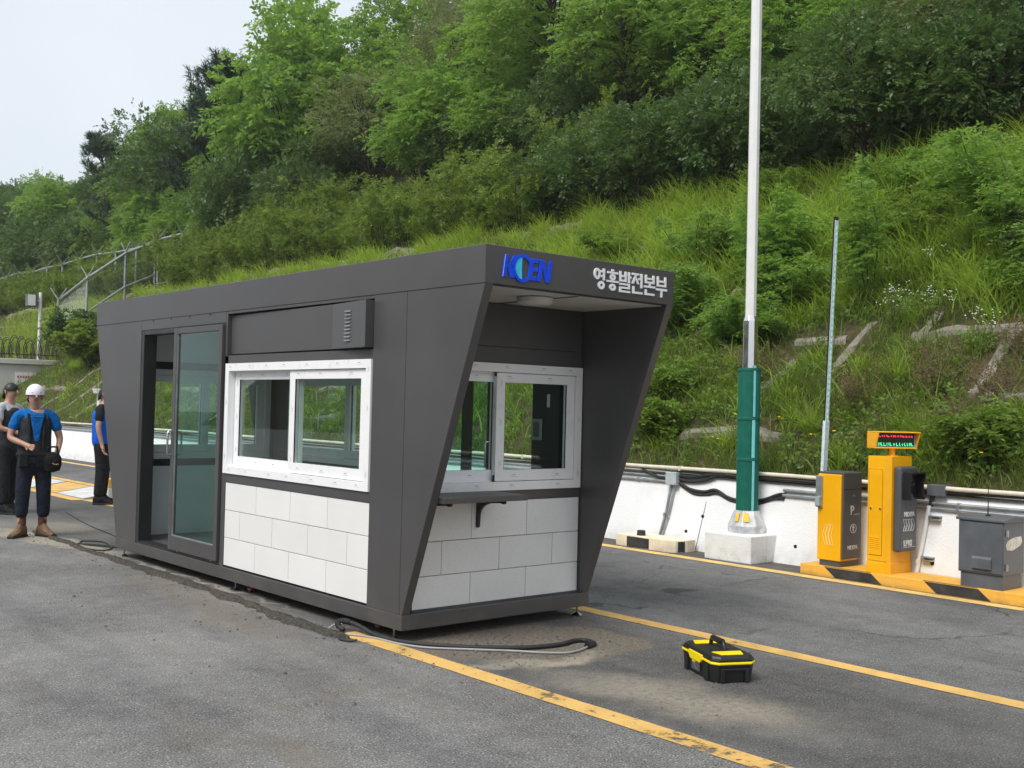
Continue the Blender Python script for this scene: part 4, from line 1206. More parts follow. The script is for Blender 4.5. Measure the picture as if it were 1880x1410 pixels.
# ------------------------------------------------------------------ fences
def hz_(x, y): return float(height(x, y))
def yarm(b, top, d1, ln=.48):
    for s_ in (-1, 1):
        b.beam(top, (top[0] + d1[0] * .28 * s_, top[1] + d1[1] * .28 * s_, top[2] + ln * .85), .05, .03)
def fence(name, label, posts, Hf, wires=True, low=.22):
    f = thing(name, label, 'fence', (0, 0, 0))
    tops = []
    for i, (x, y) in enumerate(posts):
        z = hz_(x, y)
        nx_ = posts[min(i + 1, len(posts) - 1)]; pv = posts[max(i - 1, 0)]
        d = Vector((nx_[0] - pv[0], nx_[1] - pv[1], 0)).normalized(); nn = (-d.y, d.x)
        b = MB(); b.tube([(x, y, z - .3), (x, y, z + Hf)], .045, 8)
        po = b.build('post', M['steel'], f)
        a = MB(); yarm(a, (x, y, z + Hf), nn); a.build('barbed_arm', M['steel'], po)
        tops.append((x, y, z))
    for zz, rr_ in ((Hf - .03, .05), (low, .04)):
        MB().tube([(a[0], a[1], a[2] + zz) for a in tops], rr_, 8).build('rail', M['steel'], f)
    if wires:
        m_ = MB()
        for a, b in zip(tops, tops[1:]):
            A, B = Vector(a), Vector(b); n_ = int((B - A).length / .11)
            D = (B - A) / n_; hh_ = Hf - .3
            st_ = 14
            for k in range(-st_, n_ + st_):
                for s_ in (1, -1):
                    # diagonal from bottom at k to top at k + st_*s_
                    t0, t1 = (k, k + st_) if s_ > 0 else (k + st_, k)
                    p0 = Vector((t0, 0)); p1 = Vector((t1, hh_))
                    # clip to 0..n_
                    def at(t):
                        return p0 + (p1 - p0) * t
                    ts_ = [0, 1]
                    if p1.x != p0.x:
                        ta, tb_ = sorted(((0 - p0.x) / (p1.x - p0.x), (n_ - p0.x) / (p1.x - p0.x)))
                        ts_ = [max(0, ta), min(1, tb_)]
                    if ts_[1] - ts_[0] < .02: continue
                    q0, q1 = at(ts_[0]), at(ts_[1])
                    P0 = A + D * q0.x + Vector((0, 0, .25 + q0.y)); P1 = A + D * q1.x + Vector((0, 0, .25 + q1.y))
                    m_.beam(P0, P1, .0026, .0026)
        m_.build('chain_link_mesh', M['steel'], f)
    return f
fence('slope_fence', 'galvanised chain link fence climbing the slope at the left', [(8.75, 33.5), (10.4, 35.4), (12.0, 35.9), (13.3, 36.2)], 1.95, low=.62)
fence('crest_fence', 'long fence with Y shaped barbed arms along the far crest', [(13.25, 33.6 + 2.2 * k) for k in range(13)], 2.0, wires=False)

# ------------------------------------------------------------------ concrete lattice on the slope
lat = thing('slope_lattice', 'weathered concrete lattice frame set into the grassy slope', 'slope lattice', (0, 0, 0))
def rough_beam(path, w, h, name, seed):
    """an irregular sprayed-concrete rib following the ground"""
    b = MB(); vs = []; fs = []
    n = len(path)
    for i, (x, y) in enumerate(path):
        p = Vector((x, y)); d = Vector(path[min(i + 1, n - 1)]) - Vector(path[max(i - 1, 0)]); d.normalize(); nn = Vector((-d.y, d.x))
        ww = w * (1 + .28 * float(noise2(x * 3, y * 3, seed, 1)) + .15 * float(noise2(x * 9, y * 9, seed + 1, 1)))
        hh_ = h * (1 + .4 * float(noise2(x * 4, y * 4, seed + 2, 1)))
        for u, k in ((-1, -.6), (-.95, .75), (-.3, 1), (.5, .95), (.98, .7), (1.02, -.6)):
            q_ = p + nn * (ww / 2 * u * random.uniform(.85, 1.15)) + d * random.uniform(-.03, .03)
            vs.append((q_.x, q_.y, float(height(q_.x, q_.y)) * .6 + float(height(x, y)) * .4 + hh_ * k * random.uniform(.75, 1.2)))
    for i in range(n - 1):
        for k in range(5):
            a = i * 6 + k; fs.append((a, a + 1, a + 7, a + 6))
    fs.append((0, 1, 2, 3, 4, 5)); fs.append(tuple((n - 1) * 6 + k for k in (5, 4, 3, 2, 1, 0)))
    b.add(vs, fs)
    return b.build(name, M['stone'], lat)
HB = [6.35, 7.12, 8.2, 9.1, 10.3, 11.3, 12.55]
# stretches of rib that show through the growth on the near part of the slope
BARE = {0: [(1.2, 3.0)], 1: [(-2, -.35), (4.0, 4.5)], 2: [(-.6, 1.05), (1.8, 2.75)], 4: [(1.5, 2.6), (6.0, 7.2)], 5: [(6.5, 7.2)]}
def bare_h(i, y):
    return any(a <= y <= b for a, b in BARE.get(i, ()))
BARE_S = [(2.45, 7.1, 7.85), (1.7, 7.5, 8.6), (-.25, 7.05, 8.2), (4.5, 8.3, 9.4), (.95, 8.2, 8.7), (3.6, 9.9, 10.6)]
for i, x in enumerate(HB):
    ribs = []
    for y in np.arange(-6, 52, .18):
        if (bare_h(i, y) if y < 8 else float(noise2(i * 13.7, y, 47, 2.1)) > (.02 if i < 6 else -.6) or (y > 30 and i > 3)): ribs.append((x + .09 * float(noise2(i * 7, y, 41, .7)), y))
        else:
            if len(ribs) > 3: rough_beam(ribs, .14 if i < 6 else .30, .05 if i < 6 else .08, 'horizontal_rib', 50 + i)
            ribs = []
    if len(ribs) > 3: rough_beam(ribs, .14 if i < 6 else .30, .05 if i < 6 else .08, 'horizontal_rib', 50 + i)
k = 0
yv = 2.55
for y, xa_, xb_ in BARE_S: rough_beam([(x, y + .06 * float(noise2(x, y * 5, 44, .6))) for x in np.arange(xa_, xb_, .14)], .13, .05, 'sloping_rib', 70 + int(y * 3))
for k in range(3, 15):
    y = 2.45 + k * 1.9 + random.uniform(-.2, .2)
    ribs = []
    for x in list(np.arange(5.95, 12.6, .16)) + [99]:
        if x < 20 and float(noise2(k * 9.1, x, 48, 1.3)) > .12: ribs.append((x, y + .08 * float(noise2(x, k * 5, 44, .6))))
        else:
            if len(ribs) > 3: rough_beam(ribs, .19, .05, 'sloping_rib', 90 + k)
            ribs = []
# ------------------------------------------------------------------ leaf materials
M['lf_robinia'] = leafmat('robinia_leaf', (.085, .190, .036, 1), (.270, .435, .085, 1), (.190, .280, .070, 1), .46, drift=.2)
M['lf_dark'] = leafmat('dark_leaf', (.030, .070, .026, 1), (.135, .230, .064, 1), (.095, .155, .048, 1), .34, .4, drift=.2)
M['lf_olive'] = leafmat('olive_leaf', (.075, .140, .028, 1), (.260, .365, .062, 1), (.175, .245, .044, 1), .42, drift=.25)
M['lf_pine'] = leafmat('pine_needle', (.024, .062, .036, 1), (.060, .115, .060, 1), (.040, .085, .050, 1), .15)
M['lf_pale'] = leafmat('pale_leaf', (.100, .150, .055, 1), (.230, .285, .110, 1), (.190, .205, .100, 1), .42)
M['lf_dry'] = leafmat('dry_leaf', (.11, .085, .045, 1), (.21, .165, .095, 1), (.16, .115, .07, 1), .3)
M['grass_long'] = leafmat('long_grass_blade', (.080, .150, .018, 1), (.440, .600, .090, 1), (.24, .35, .045, 1), .45, .5, drift=.3)
M['grass_short'] = leafmat('short_grass_blade', (.075, .145, .020, 1), (.240, .345, .055, 1), (.14, .205, .03, 1), .42, .55)
M['grass_dry'] = leafmat('dry_grass_blade', (.13, .105, .055, 1), (.25, .205, .115, 1), (.19, .15, .08, 1), .35, .6)
M['lf_weed'] = leafmat('weed_leaf', (.080, .155, .028, 1), (.260, .390, .070, 1), (.16, .24, .045, 1), .42)
M['petal'] = plain('white_petal', (.75, .75, .68, 1), .6)
M['petaly'] = plain('yellow_petal', s2l(250, 200, 10), .6)

def unit(v): return v / (np.linalg.norm(v, axis=-1, keepdims=True) + 1e-9)
UP = np.array([0, 0, 1.0])

def sprays(pos, dirs, L_, pairs, leaf, width, droop=.25, rng=RNG, end=True, flat=.75, spread=.45):
    """pinnate leaf sprays: pos, dirs (N,3) -> verts, quads. One diamond quad per leaflet."""
    n = len(pos)
    L_ = np.broadcast_to(np.asarray(L_, float), (n,))
    d = unit(dirs)
    sv = unit(np.cross(d, UP + rng.normal(0, .35 / flat, (n, 3))))
    nv = np.cross(sv, d)
    V = []
    ts = np.linspace(.18, .95, pairs)
    def leaflet(base, ls, sc):
        wv = unit(np.cross(ls, nv + rng.normal(0, .35, (n, 3))))
        ll = leaf * sc * rng.uniform(.75, 1.2, (n, 1)) ; ww = width * sc * rng.uniform(.8, 1.2, (n, 1))
        tip = base + ls * ll - UP * ll * .12
        midp = base + ls * ll * .45
        V.append(np.stack([base, midp + wv * ww * .5, tip, midp - wv * ww * .5], 1))
    for t in ts:
        p = pos + d * (L_ * t)[:, None] - UP * (droop * L_ * t * t)[:, None]
        sc = (1.0 - .35 * abs(t - .45) / .55)
        for sgn in (-1, 1):
            ls = unit(sv * sgn + d * spread + rng.normal(0, .18, (n, 3)))
            leaflet(p + rng.normal(0, .01, (n, 3)), ls, sc)
    if end:
        p = pos + d * L_[:, None] * .95 - UP * (droop * L_)[:, None] * .9
        leaflet(p, unit(d + rng.normal(0, .2, (n, 3)) - UP * droop), .9)
    v = np.concatenate(V, 0).reshape(-1, 3)
    return v, np.arange(len(v)).reshape(-1, 4)

def rand_dirs(n, rng): return unit(rng.normal(0, 1, (n, 3)))

def limb_tubes(b, p0, p1, r0, r1, rng, bend=.12, seg=5):
    p0 = np.array(p0); p1 = np.array(p1); pts = []; rs = []
    ln = np.linalg.norm(p1 - p0); off = rng.normal(0, bend * ln, 3) * (1, 1, .3)
    for i in range(seg + 1):
        t = i / seg
        p = p0 + (p1 - p0) * t + off * math.sin(math.pi * t) * .8 + np.array([0, 0, .10 * ln * math.sin(math.pi * t)])
        pts.append(tuple(p)); rs.append(r0 + (r1 - r0) * t)
    b.tube(pts, rs, 5)
    return pts

def broadleaf(name, seed, H, rx, z0, ncl, per, kind, label, cat):
    """one tree: Empty > trunk (with limbs) and crown of leaf sprays gathered in clumps"""
    rng = np.random.default_rng(seed)
    root = thing(name, label, cat)
    tb_ = MB()
    lean = rng.normal(0, .06 * H, 2)
    top = np.array([lean[0], lean[1], H * .72])
    nst = 1 if kind != 'multi' else 3
    spine = limb_tubes(tb_, (0, 0, -.35), top, .022 * H * .55 + .02, .02, rng, .06, 7)
    zc = (z0 + H) / 2; rz = (H - z0) / 2
    cl = []
    tries = 0
    while len(cl) < ncl and tries < 4000:
        tries += 1
        u = rand_dirs(1, rng)[0] * rng.uniform(.25, 1) ** .45
        if u[2] < -.55: continue
        p = np.array([u[0] * rx * rng.uniform(.85, 1.1) + lean[0] * .8, u[1] * rx + lean[1] * .8, zc + u[2] * rz])
        if all(np.linalg.norm(p - q) > .42 * rx * (3.0 / max(ncl, 6)) ** .33 for q, _ in cl):
            cl.append((p, rng.choice((.20, .28, .36, .46, .60)) * rx * rng.uniform(.9, 1.1)))
    P_, D_ = [], []
    for p, r in cl:
        j = min(range(len(spine)), key=lambda i: np.linalg.norm(np.array(spine[i]) + np.array([0, 0, .25 * H]) - p))
        limb_tubes(tb_, spine[j], p, .012 * H * .4 + .006, .004, rng, .10, 4)
        m = int(per * (r / rx / .38) ** 1.5 * rng.uniform(.75, 1.2)) + 6
        u = rand_dirs(m, rng); u[:, 2] = u[:, 2] * .75 + .12
        rr = rng.uniform(.15, 1, (m, 1)) ** .5
        P_.append(p + u * rr * r * (1, 1, .72)); D_.append(unit(u * .8 + rng.normal(0, .55, (m, 3)) + UP * .15 + unit((p - (lean[0] * .5, lean[1] * .5, zc))[None]) * .5))
    P_ = np.concatenate(P_); D_ = np.concatenate(D_)
    return root, tb_, P_, D_, rng

def finish(root, tb_, v, q, leaf, trunk='trunk', bark=None):
    tb_.build(trunk, bark or M['bark'], root, smooth=True)
    npmesh('crown', v, q, leaf, root)
    return root

PROTO = {}
def proto_robinia(i, seed, H, rx):
    r, t, P_, D_, rng = broadleaf('robinia_tree', seed, H, rx, H * .14, 36, 44, 'single', 'tree', 'tree')
    D_[:, 2] *= .6
    v, q = sprays(P_, D_, rng.uniform(.30, .50, len(P_)), 5, .155, .080, .32, rng)
    return finish(r, t, v, q, M['lf_robinia'])
def proto_dark(i, seed, H, rx):
    r, t, P_, D_, rng = broadleaf('broadleaf_tree', seed, H, rx, H * .05, 36, 54, 'single', 'tree', 'tree')
    v, q = sprays(P_, D_, rng.uniform(.2, .38, len(P_)), 4, .125, .070, .25, rng, spread=.8)
    return finish(r, t, v, q, M['lf_dark'])
def proto_pale(i, seed, H, rx):
    r, t, P_, D_, rng = broadleaf('thin_tree', seed, H, rx, H * .25, 32, 36, 'single', 'tree', 'tree')
    v, q = sprays(P_, D_, rng.uniform(.25, .45, len(P_)), 4, .115, .056, .2, rng, spread=.7)
    return finish(r, t, v, q, M['lf_pale'])
def proto_olive(i, seed, H, rx):
    """upright bushy shrub: many thin stems clothed in small leaves"""
    rng = np.random.default_rng(seed)
    root = thing('bushy_shrub', 'shrub', 'shrub'); tb_ = MB(); P_ = []; D_ = []
    for k in range(30):
        a = rng.uniform(0, 6.28); r0 = rng.uniform(0, .35) * rx; rr = rng.uniform(.35, 1.1) * rx
        h = H * rng.uniform(.55, 1.05) * (1 - .28 * (rr / rx) ** 2)
        p0 = np.array([math.cos(a) * r0, math.sin(a) * r0, -.1]); p1 = np.array([math.cos(a) * rr, math.sin(a) * rr, h])
        pts = limb_tubes(tb_, p0, p1, .012, .004, rng, .07, 5)
        m = 46
        t = rng.uniform(.12, 1, m) ** .8
        pa = np.array(pts); f = t * 5; i0 = np.minimum(f.astype(int), 4); fr = (f - i0)[:, None]
        P_.append(pa[i0] * (1 - fr) + pa[i0 + 1] * fr + rng.normal(0, .05, (m, 3)))
        out = np.array([math.cos(a), math.sin(a), .7])
        D_.append(unit(rng.normal(0, .7, (m, 3)) + out * .6))
    P_ = np.concatenate(P_); D_ = np.concatenate(D_)
    v, q = sprays(P_, D_, rng.uniform(.10, .24, len(P_)), 4, .072, .040, .1, rng, spread=.8)
    return finish(root, tb_, v, q, M['lf_olive'], 'stems')
def proto_pine(i, seed, H, rx):
    rng = np.random.default_rng(seed)
    root = thing('pine_tree', 'pine', 'tree'); tb_ = MB()
    spine = limb_tubes(tb_, (0, 0, -.4), (rng.normal(0, .2), rng.normal(0, .2), H), .11, .02, rng, .04, 8)
    P_ = []; D_ = []
    for k in range(40):
        f = rng.uniform(.22, 1); z = H * f
        a = rng.uniform(0, 6.28); ln = rx * (1.15 - f) * rng.uniform(.65, 1.15) + .15
        j = min(int(f * 8), 7); s0 = np.array(spine[j]) * (1 - (f * 8 - j)) + np.array(spine[min(j + 1, 8)]) * (f * 8 - j)
        e = s0 + np.array([math.cos(a) * ln, math.sin(a) * ln, ln * rng.uniform(.25, .7)])
        pts = np.array(limb_tubes(tb_, s0, e, .022, .008, rng, .06, 4))
        for c in range(int(5 + ln * 5)):
            t = rng.uniform(.35, 1); ff = t * 4; i0 = min(int(ff), 3)
            c0 = pts[i0] * (1 - (ff - i0)) + pts[i0 + 1] * (ff - i0) + rng.normal(0, .07, 3)
            ax = unit((e - s0) * .5 + UP * ln * .7 + rng.normal(0, .2, 3))
            m = 34
            P_.append(np.repeat(c0[None], m, 0) + ax * rng.uniform(0, .2, (m, 1))); D_.append(unit(rng.normal(0, .75, (m, 3)) + ax * 1.0))
    P_ = np.concatenate(P_); D_ = np.concatenate(D_); n = len(P_)
    ln = rng.uniform(.14, .22, (n, 1)); w = unit(np.cross(D_, rng.normal(0, 1, (n, 3)))) * .009
    v = np.stack([P_ - w, P_ + w, P_ + D_ * ln + w * .5, P_ + D_ * ln - w * .5], 1).reshape(-1, 3)
    return finish(root, tb_, v, np.arange(len(v)).reshape(-1, 4), M['lf_pine'])

spots = []
def mk(kind, fn, specs): PROTO[kind] = [fn(i, *s) for i, s in enumerate(specs)]
mk('robinia', proto_robinia, [(101, 4.6, 1.7), (102, 5.4, 1.9), (103, 3.8, 1.55), (104, 5.0, 1.6)])
mk('dark', proto_dark, [(201, 3.4, 1.6), (202, 4.2, 1.7), (203, 2.6, 1.5)])
mk('pale', proto_pale, [(301, 5.6, 1.7), (302, 4.8, 1.5)])
mk('olive', proto_olive, [(401, 1.9, 1.1), (402, 2.3, 1.2), (403, 1.6, 1.1)])
mk('pine', proto_pine, [(501, 5.2, 1.5), (502, 4.0, 1.2)])

CAMX, CAMY = -4.17, -5.89
used = set()
count = {}
def region(x, y):
    """which landmark the plant stands behind, for its label"""
    a = (y - CAMY) / (x - CAMX)
    for lim, nm in ((.62, 'above the grey cabinet'), (.78, 'above the camera post'), (.92, 'above the barrier arm'), (1.08, 'right of the white pole'),
                    (1.22, 'left of the white pole'), (1.45, 'above the white lettering'), (1.75, 'above the blue logo'), (2.05, 'above the roof middle'),
                    (2.45, 'above the glass door'), (2.85, 'beside the slope fence top'), (3.25, 'behind the crest fence'), (9, 'at the left edge')):
        if a < lim: return nm
TXT = {'robinia': 'feathery bright green tree', 'dark': 'dark glossy leaved tree', 'pale': 'thin pale leaved tree', 'olive': 'bushy olive green shrub', 'pine': 'blue green pine'}
ROWS = {0: 'at the wood foot', 1: 'in the second row', 2: 'high up', 3: 'on the skyline'}
PH = {'robinia': (4.6, 5.4, 3.8, 5.0), 'dark': (3.4, 4.2, 2.6), 'pale': (5.6, 4.8), 'olive': (1.9, 2.3, 1.6), 'pine': (5.2, 4.0)}
SKY_R, SKY_K = (1.0, 1.797, 2.071, 2.389, 2.787, 3.113, 3.40, 3.623, 4.2), (.95, .745, .702, .650, .615, .606, .64, .685, .70)
def sky_h(x, y):
    """height a crown may reach here to follow the wood's outline against the sky"""
    return 1.55 + (x - CAMX) * float(np.interp((y - CAMY) / (x - CAMX), SKY_R, SKY_K)) - hz_(x, y)
def plant(kind, x, y, row, sc=1.0, z=None, rz=None, label=None, top=None, i=None):
    arr = PROTO[kind]
    i = int(RNG.integers(len(arr))) if i is None else i
    o = arr[i]
    if (kind, i) in used: o = copy_tree(o)
    used.add((kind, i))
    o.location = (x, y, hz_(x, y) if z is None else z)
    o.rotation_euler = (float(RNG.normal(0, .05)), float(RNG.normal(0, .05)), float(RNG.uniform(0, 6.28)) if rz is None else rz)
    s_ = sc * float(RNG.uniform(.88, 1.12)); o.scale = (s_, s_, s_ * float(RNG.uniform(.92, 1.1)))
    if top:
        k_ = top / PH[kind][i]; w_ = k_ * (1.05 if kind == 'pine' else .84); o.scale = (w_, w_, k_)
    o['label'] = label or f"{TXT[kind]} {ROWS[row]}, {region(x, y)}"
    o['category'] = 'shrub' if kind == 'olive' else 'tree'
    o['group'] = {'robinia': 'feathery trees on the hillside', 'dark': 'dark leaved trees on the hillside', 'pale': 'thin trees near the skyline', 'olive': 'olive shrubs along the crest', 'pine': 'pines on the skyline'}[kind]
    return o
def ok(x, y, d, lst):
    return all((x - a) ** 2 + (y - b) ** 2 > d * d for a, b in lst)
placed = []
def vis(x, y, lo=.30, hi=4.1):
    return lo < (y - CAMY) / (x - CAMX) < hi
# first row on the crest
y = .5
while y < 62:
    x = 13.35 + RNG.uniform(-.15, .35)
    if vis(x, y):
        if y < 13.0:
            plant('dark', x - .30, y, 0, RNG.uniform(.60, .85)); st = RNG.uniform(1.1, 1.5)
        else:
            plant('olive', x + (.9 if 34.8 < y < 38.5 else -.48), y, 0, RNG.uniform(.85, 1.1)); st = RNG.uniform(1.0, 1.35)
        placed.append((x, y)); y += st
    else: y += .8
y = 12
while y < 60:
    x = 14.5 + RNG.uniform(-.3, .3)
    if vis(x, y):
        plant('olive', x, y, 0, RNG.uniform(.95, 1.25)); placed.append((x, y))
    y += RNG.uniform(1.2, 1.7)
# pines and a round dark tree that stand out against the sky
for x, y, k, h, i_ in ((15.2, 35.6, 'pine', 7.9, 0), (15.9, 38.2, 'pine', 6.4, 1), (15.6, 47.4, 'pine', 6.5, 0), (15.2, 45.2, 'pine', 5.0, 1)):
    plant(k, x, y, 3, top=h, i=i_); placed.append((x, y))
plant('dark', 15.3, 39.9, 3, top=6.9, i=1, label='round dark tree standing against the sky beside the tall pine'); placed.append((15.3, 39.9))
# lower bushy trees closing the gap below the skyline trees
y = 27.0
while y < 60:
    x = 14.75 + RNG.uniform(-.25, .3)
    plant('robinia' if RNG.random() < (.7 if y < 46 else .0) else 'dark', x, y, 1, top=RNG.uniform(2.9, 4.0)); placed.append((x, y)); y += RNG.uniform(1.5, 2.2)
# the wood behind
for row, (xa, xb, sp) in enumerate(((15.0, 16.3, 1.7), (16.5, 18.2, 1.9), (18.4, 21.0, 2.4))):
    tries = 0
    while tries < 1400:
        tries += 1
        x = RNG.uniform(xa, xb); y = RNG.uniform(1.0, 80)
        if not vis(x, y, .32) or not ok(x, y, sp * (.78 if y > 27 else 1), placed): continue
        r = RNG.random()
        if row == 0: kind = 'robinia' if r < .58 else ('dark' if r < .90 else 'pale')
        elif row == 1: kind = 'robinia' if r < .62 else ('dark' if r < .78 else 'pale')
        else: kind = 'pale' if r < .45 else ('robinia' if r < .85 else 'dark')
        if y > 47: kind = 'dark' if r < .97 else 'robinia'
        sc = RNG.uniform(.80, 1.12) * (1.0 if row else .80)
        sc *= 1.12 if y > 26 else 1.0
        r_ = (y - CAMY) / (x - CAMX); lim = None
        if r_ > 1.75 and kind != 'olive':
            hmax = sky_h(x, y) * RNG.uniform(.84, .93) if 1.86 < r_ < 2.95 else sky_h(x, y) * RNG.uniform(.90, .98)
            i_ = int(RNG.integers(len(PH[kind]))); h_ = PH[kind][i_] * sc
            if h_ > hmax or (r_ > 2.95 and x < 18) or (r_ < 1.80 and 15.5 < x < 18): h_ = min(hmax, PH[kind][i_] * 1.9)
            if h_ < 1.2: continue
            plant(kind, x, y, min(row + 1, 3 if y > 26 else 2), top=h_, i=i_)
            placed.append((x, y)); continue
        plant(kind, x, y, min(row + 1, 3 if y > 26 else 2), sc)
        placed.append((x, y))
for kind, arr in PROTO.items():
    for i, o in enumerate(arr):
        if (kind, i) not in used:
            for c_ in list(o.children): bpy.data.objects.remove(c_)
            bpy.data.objects.remove(o)
# dark undergrowth between the trunks: one leafy mass
n = 11000
x = RNG.uniform(12.9, 23.5, n); y = RNG.uniform(0, 80, n)
k_ = ((y - CAMY) / (x - CAMX) < 4.1) & ((y - CAMY) / (x - CAMX) > .3)
x, y = x[k_], y[k_]; n = len(x)
pos = np.stack([x, y, height(x, y) + RNG.uniform(-.05, .75, n) * (.35 + .65 * smooth(13.2, 14.5, x))], 1)
v, q = sprays(pos, unit(RNG.normal(0, .6, (n, 3)) + np.array([-.5, -.3, .7])), RNG.uniform(.3, .55, n), 5, .13, .07, .3)
M['lf_under'] = leafmat('undergrowth_leaf', (.018, .034, .014, 1), (.065, .105, .030, 1), (.05, .07, .02, 1), .25, .5)
tag(npmesh('undergrowth', v, q, M['lf_under']), kind='stuff')

# ------------------------------------------------------------------ grass
def blades(x, y, h, w, lean, name, mat, bias=(0, 0), seg=3, curl=1.0, zoff=0):
    n = len(x)
    z = height(x, y) - .02 + zoff
    a = RNG.uniform(0, 2 * np.pi, n)
    dx = np.cos(a) + bias[0]; dy = np.sin(a) + bias[1]
    nn = np.sqrt(dx * dx + dy * dy) + 1e-6; dx /= nn; dy /= nn
    fa = a + RNG.uniform(-.9, .9, n) + np.pi / 2
    wx_, wy_ = np.cos(fa), np.sin(fa)
    cols = []
    for t in np.linspace(0, 1, seg + 1):
        out = lean * h * t ** 1.7
        up = h * (t - curl * .38 * np.minimum(lean, 1.2) * t ** 2.6)
        px = x + dx * out; py = y + dy * out; pz = z + up
        ww = w * .5 * (1 - t ** 1.6 * .92)
        cols.append(np.stack([np.stack([px - wx_ * ww, py - wy_ * ww, pz], 1), np.stack([px + wx_ * ww, py + wy_ * ww, pz], 1)], 1))
    V = np.stack(cols, 1)                               # n, seg+1, 2, 3
    base = (np.arange(n) * (seg + 1) * 2)[:, None, None]
    k = np.arange(seg)[None, :, None] * 2
    Q = base + k + np.array([0, 1, 3, 2])[None, None, :]
    return npmesh(name, V.reshape(-1, 3), Q.reshape(-1, 4), mat)

def scatter(n, x0, x1, y0, y1, dens):
    x = RNG.uniform(x0, x1, n); y = RNG.uniform(y0, y1, n)
    d = np.hypot(x - CAMX, y - CAMY)
    az = (y - CAMY) / (x - CAMX)
    keep = (RNG.random(n) < np.minimum(1, (11.5 / d) ** 1.5) * dens(x, y)) & (az > .28) & (az < 4.2)
    return x[keep], y[keep]
def clumpy(x, y, s1, s2, lo, hi):
    return np.clip((.6 * noise2(x, y, s1, .9) + .4 * noise2(x, y, s2, .33) + 1) / 2 * (hi - lo) * 1.6 + lo - .3 * (hi - lo), 0, 1)
# bare: the ribs of the lattice stay clearer of grass
def near_rib(x, y):
    m = np.zeros_like(x)
    m = np.maximum(m, np.exp(-((x - 12.55) / .16) ** 2) * (y > 8))
    for i_, seg in BARE.items():
        for a, b in seg: m = np.maximum(m, np.exp(-((x - HB[i_]) / .19) ** 4) * (y > a - .1) * (y < b + .1) * 1.25)
    for yy, a, b in BARE_S: m = np.maximum(m, np.exp(-((y - yy) / .17) ** 4) * (x > a - .05) * (x < b + .05) * 1.25)
    return np.minimum(m, 1.3)
def near_rib_old(x, y):
    m = np.zeros_like(x)
    for r in HB[:6]: m = np.maximum(m, np.exp(-((x - r) / .13) ** 2))
    return m
# long bright grass, upper band
long_mask = lambda x, y: (smooth(8.3, 9.8, x + .9 * noise2(x, y, 61, 1.8)) * .95 + .03) * clumpy(x, y, 62, 63, .30, 1) * (1 - .72 * near_rib(x, y))
x, y = scatter(200000, 6.0, 12.9, -4, 50, long_mask)
h = RNG.uniform(.32, .80, len(x)) * (.75 + .5 * (noise2(x, y, 64, .8) * .5 + .5))
h *= 1 - .35 * smooth(11.9, 12.5, x) * (y > 9)
tag(blades(x, y, h, RNG.uniform(.014, .027, len(x)), RNG.uniform(.25, 1.05, len(x)), 'long_grass', M['grass_long'], (-.55, 0)), kind='stuff')
nl = len(x)
# thicker arching clumps inside the long grass and, smaller, down the slope
cxs, cys = scatter(5200, 6.0, 12.6, -4, 46, lambda x, y: (.25 + .75 * smooth(8.0, 9.8, x)) * (1 - .75 * near_rib(x, y)))
per = 42
x = np.repeat(cxs, per) + RNG.normal(0, .085, len(cxs) * per); y = np.repeat(cys, per) + RNG.normal(0, .085, len(cxs) * per)
ch_ = np.repeat(RNG.uniform(.35, .95, len(cxs)) * (.5 + .5 * smooth(7.5, 9.8, cxs)), per)
h = ch_ * RNG.uniform(.55, 1.1, len(x))
tag(blades(x, y, h, RNG.uniform(.013, .025, len(x)), RNG.uniform(.35, 1.25, len(x)), 'clumped_grass', M['grass_long'], (-.75, 0), 4, 1.15), kind='stuff')
x, y = scatter(540000, 5.70, 12.4, -5, 50, lambda x, y: (1 - .75 * smooth(9.2, 10.6, x)) * clumpy(x, y, 71, 72, .25, 1) * (1 - .74 * near_rib(x, y)))
h = RNG.uniform(.11, .36, len(x)) * (.65 + .8 * (noise2(x, y, 74, .7) * .5 + .5)) * (1 - .35 * smooth(6.0, 5.7, x))
tag(blades(x, y, h, RNG.uniform(.008, .014, len(x)), RNG.uniform(.2, .9, len(x)), 'short_grass', M['grass_short'], (-.3, 0), 2), kind='stuff')
x, y = scatter(60000, 5.72, 12.6, -5, 50, lambda x, y: np.clip(noise2(x, y, 81, 1.5) * 1.1 + .05, 0, 1) * (1 - .6 * smooth(8.6, 10, x)))
h = RNG.uniform(.10, .34, len(x))
tag(blades(x, y, h, RNG.uniform(.005, .009, len(x)), RNG.uniform(.2, 1.1, len(x)), 'dry_grass', M['grass_dry'], (-.2, 0), 2), kind='stuff')
# low leafy weeds
x, y = scatter(60000, 5.75, 12.2, -4, 46, lambda x, y: clumpy(x, y, 91, 92, -.35, 1) * (1 - .7 * near_rib(x, y)))
n = len(x); pos = np.stack([x, y, height(x, y) + RNG.uniform(0, .16, n)], 1)
v, q = sprays(pos, unit(RNG.normal(0, .6, (n, 3)) + np.array([-.2, 0, .9])), RNG.uniform(.08, .24, n), 3, .075, .045, .3)
tag(npmesh('weeds', v, q, M['lf_weed']), kind='stuff')

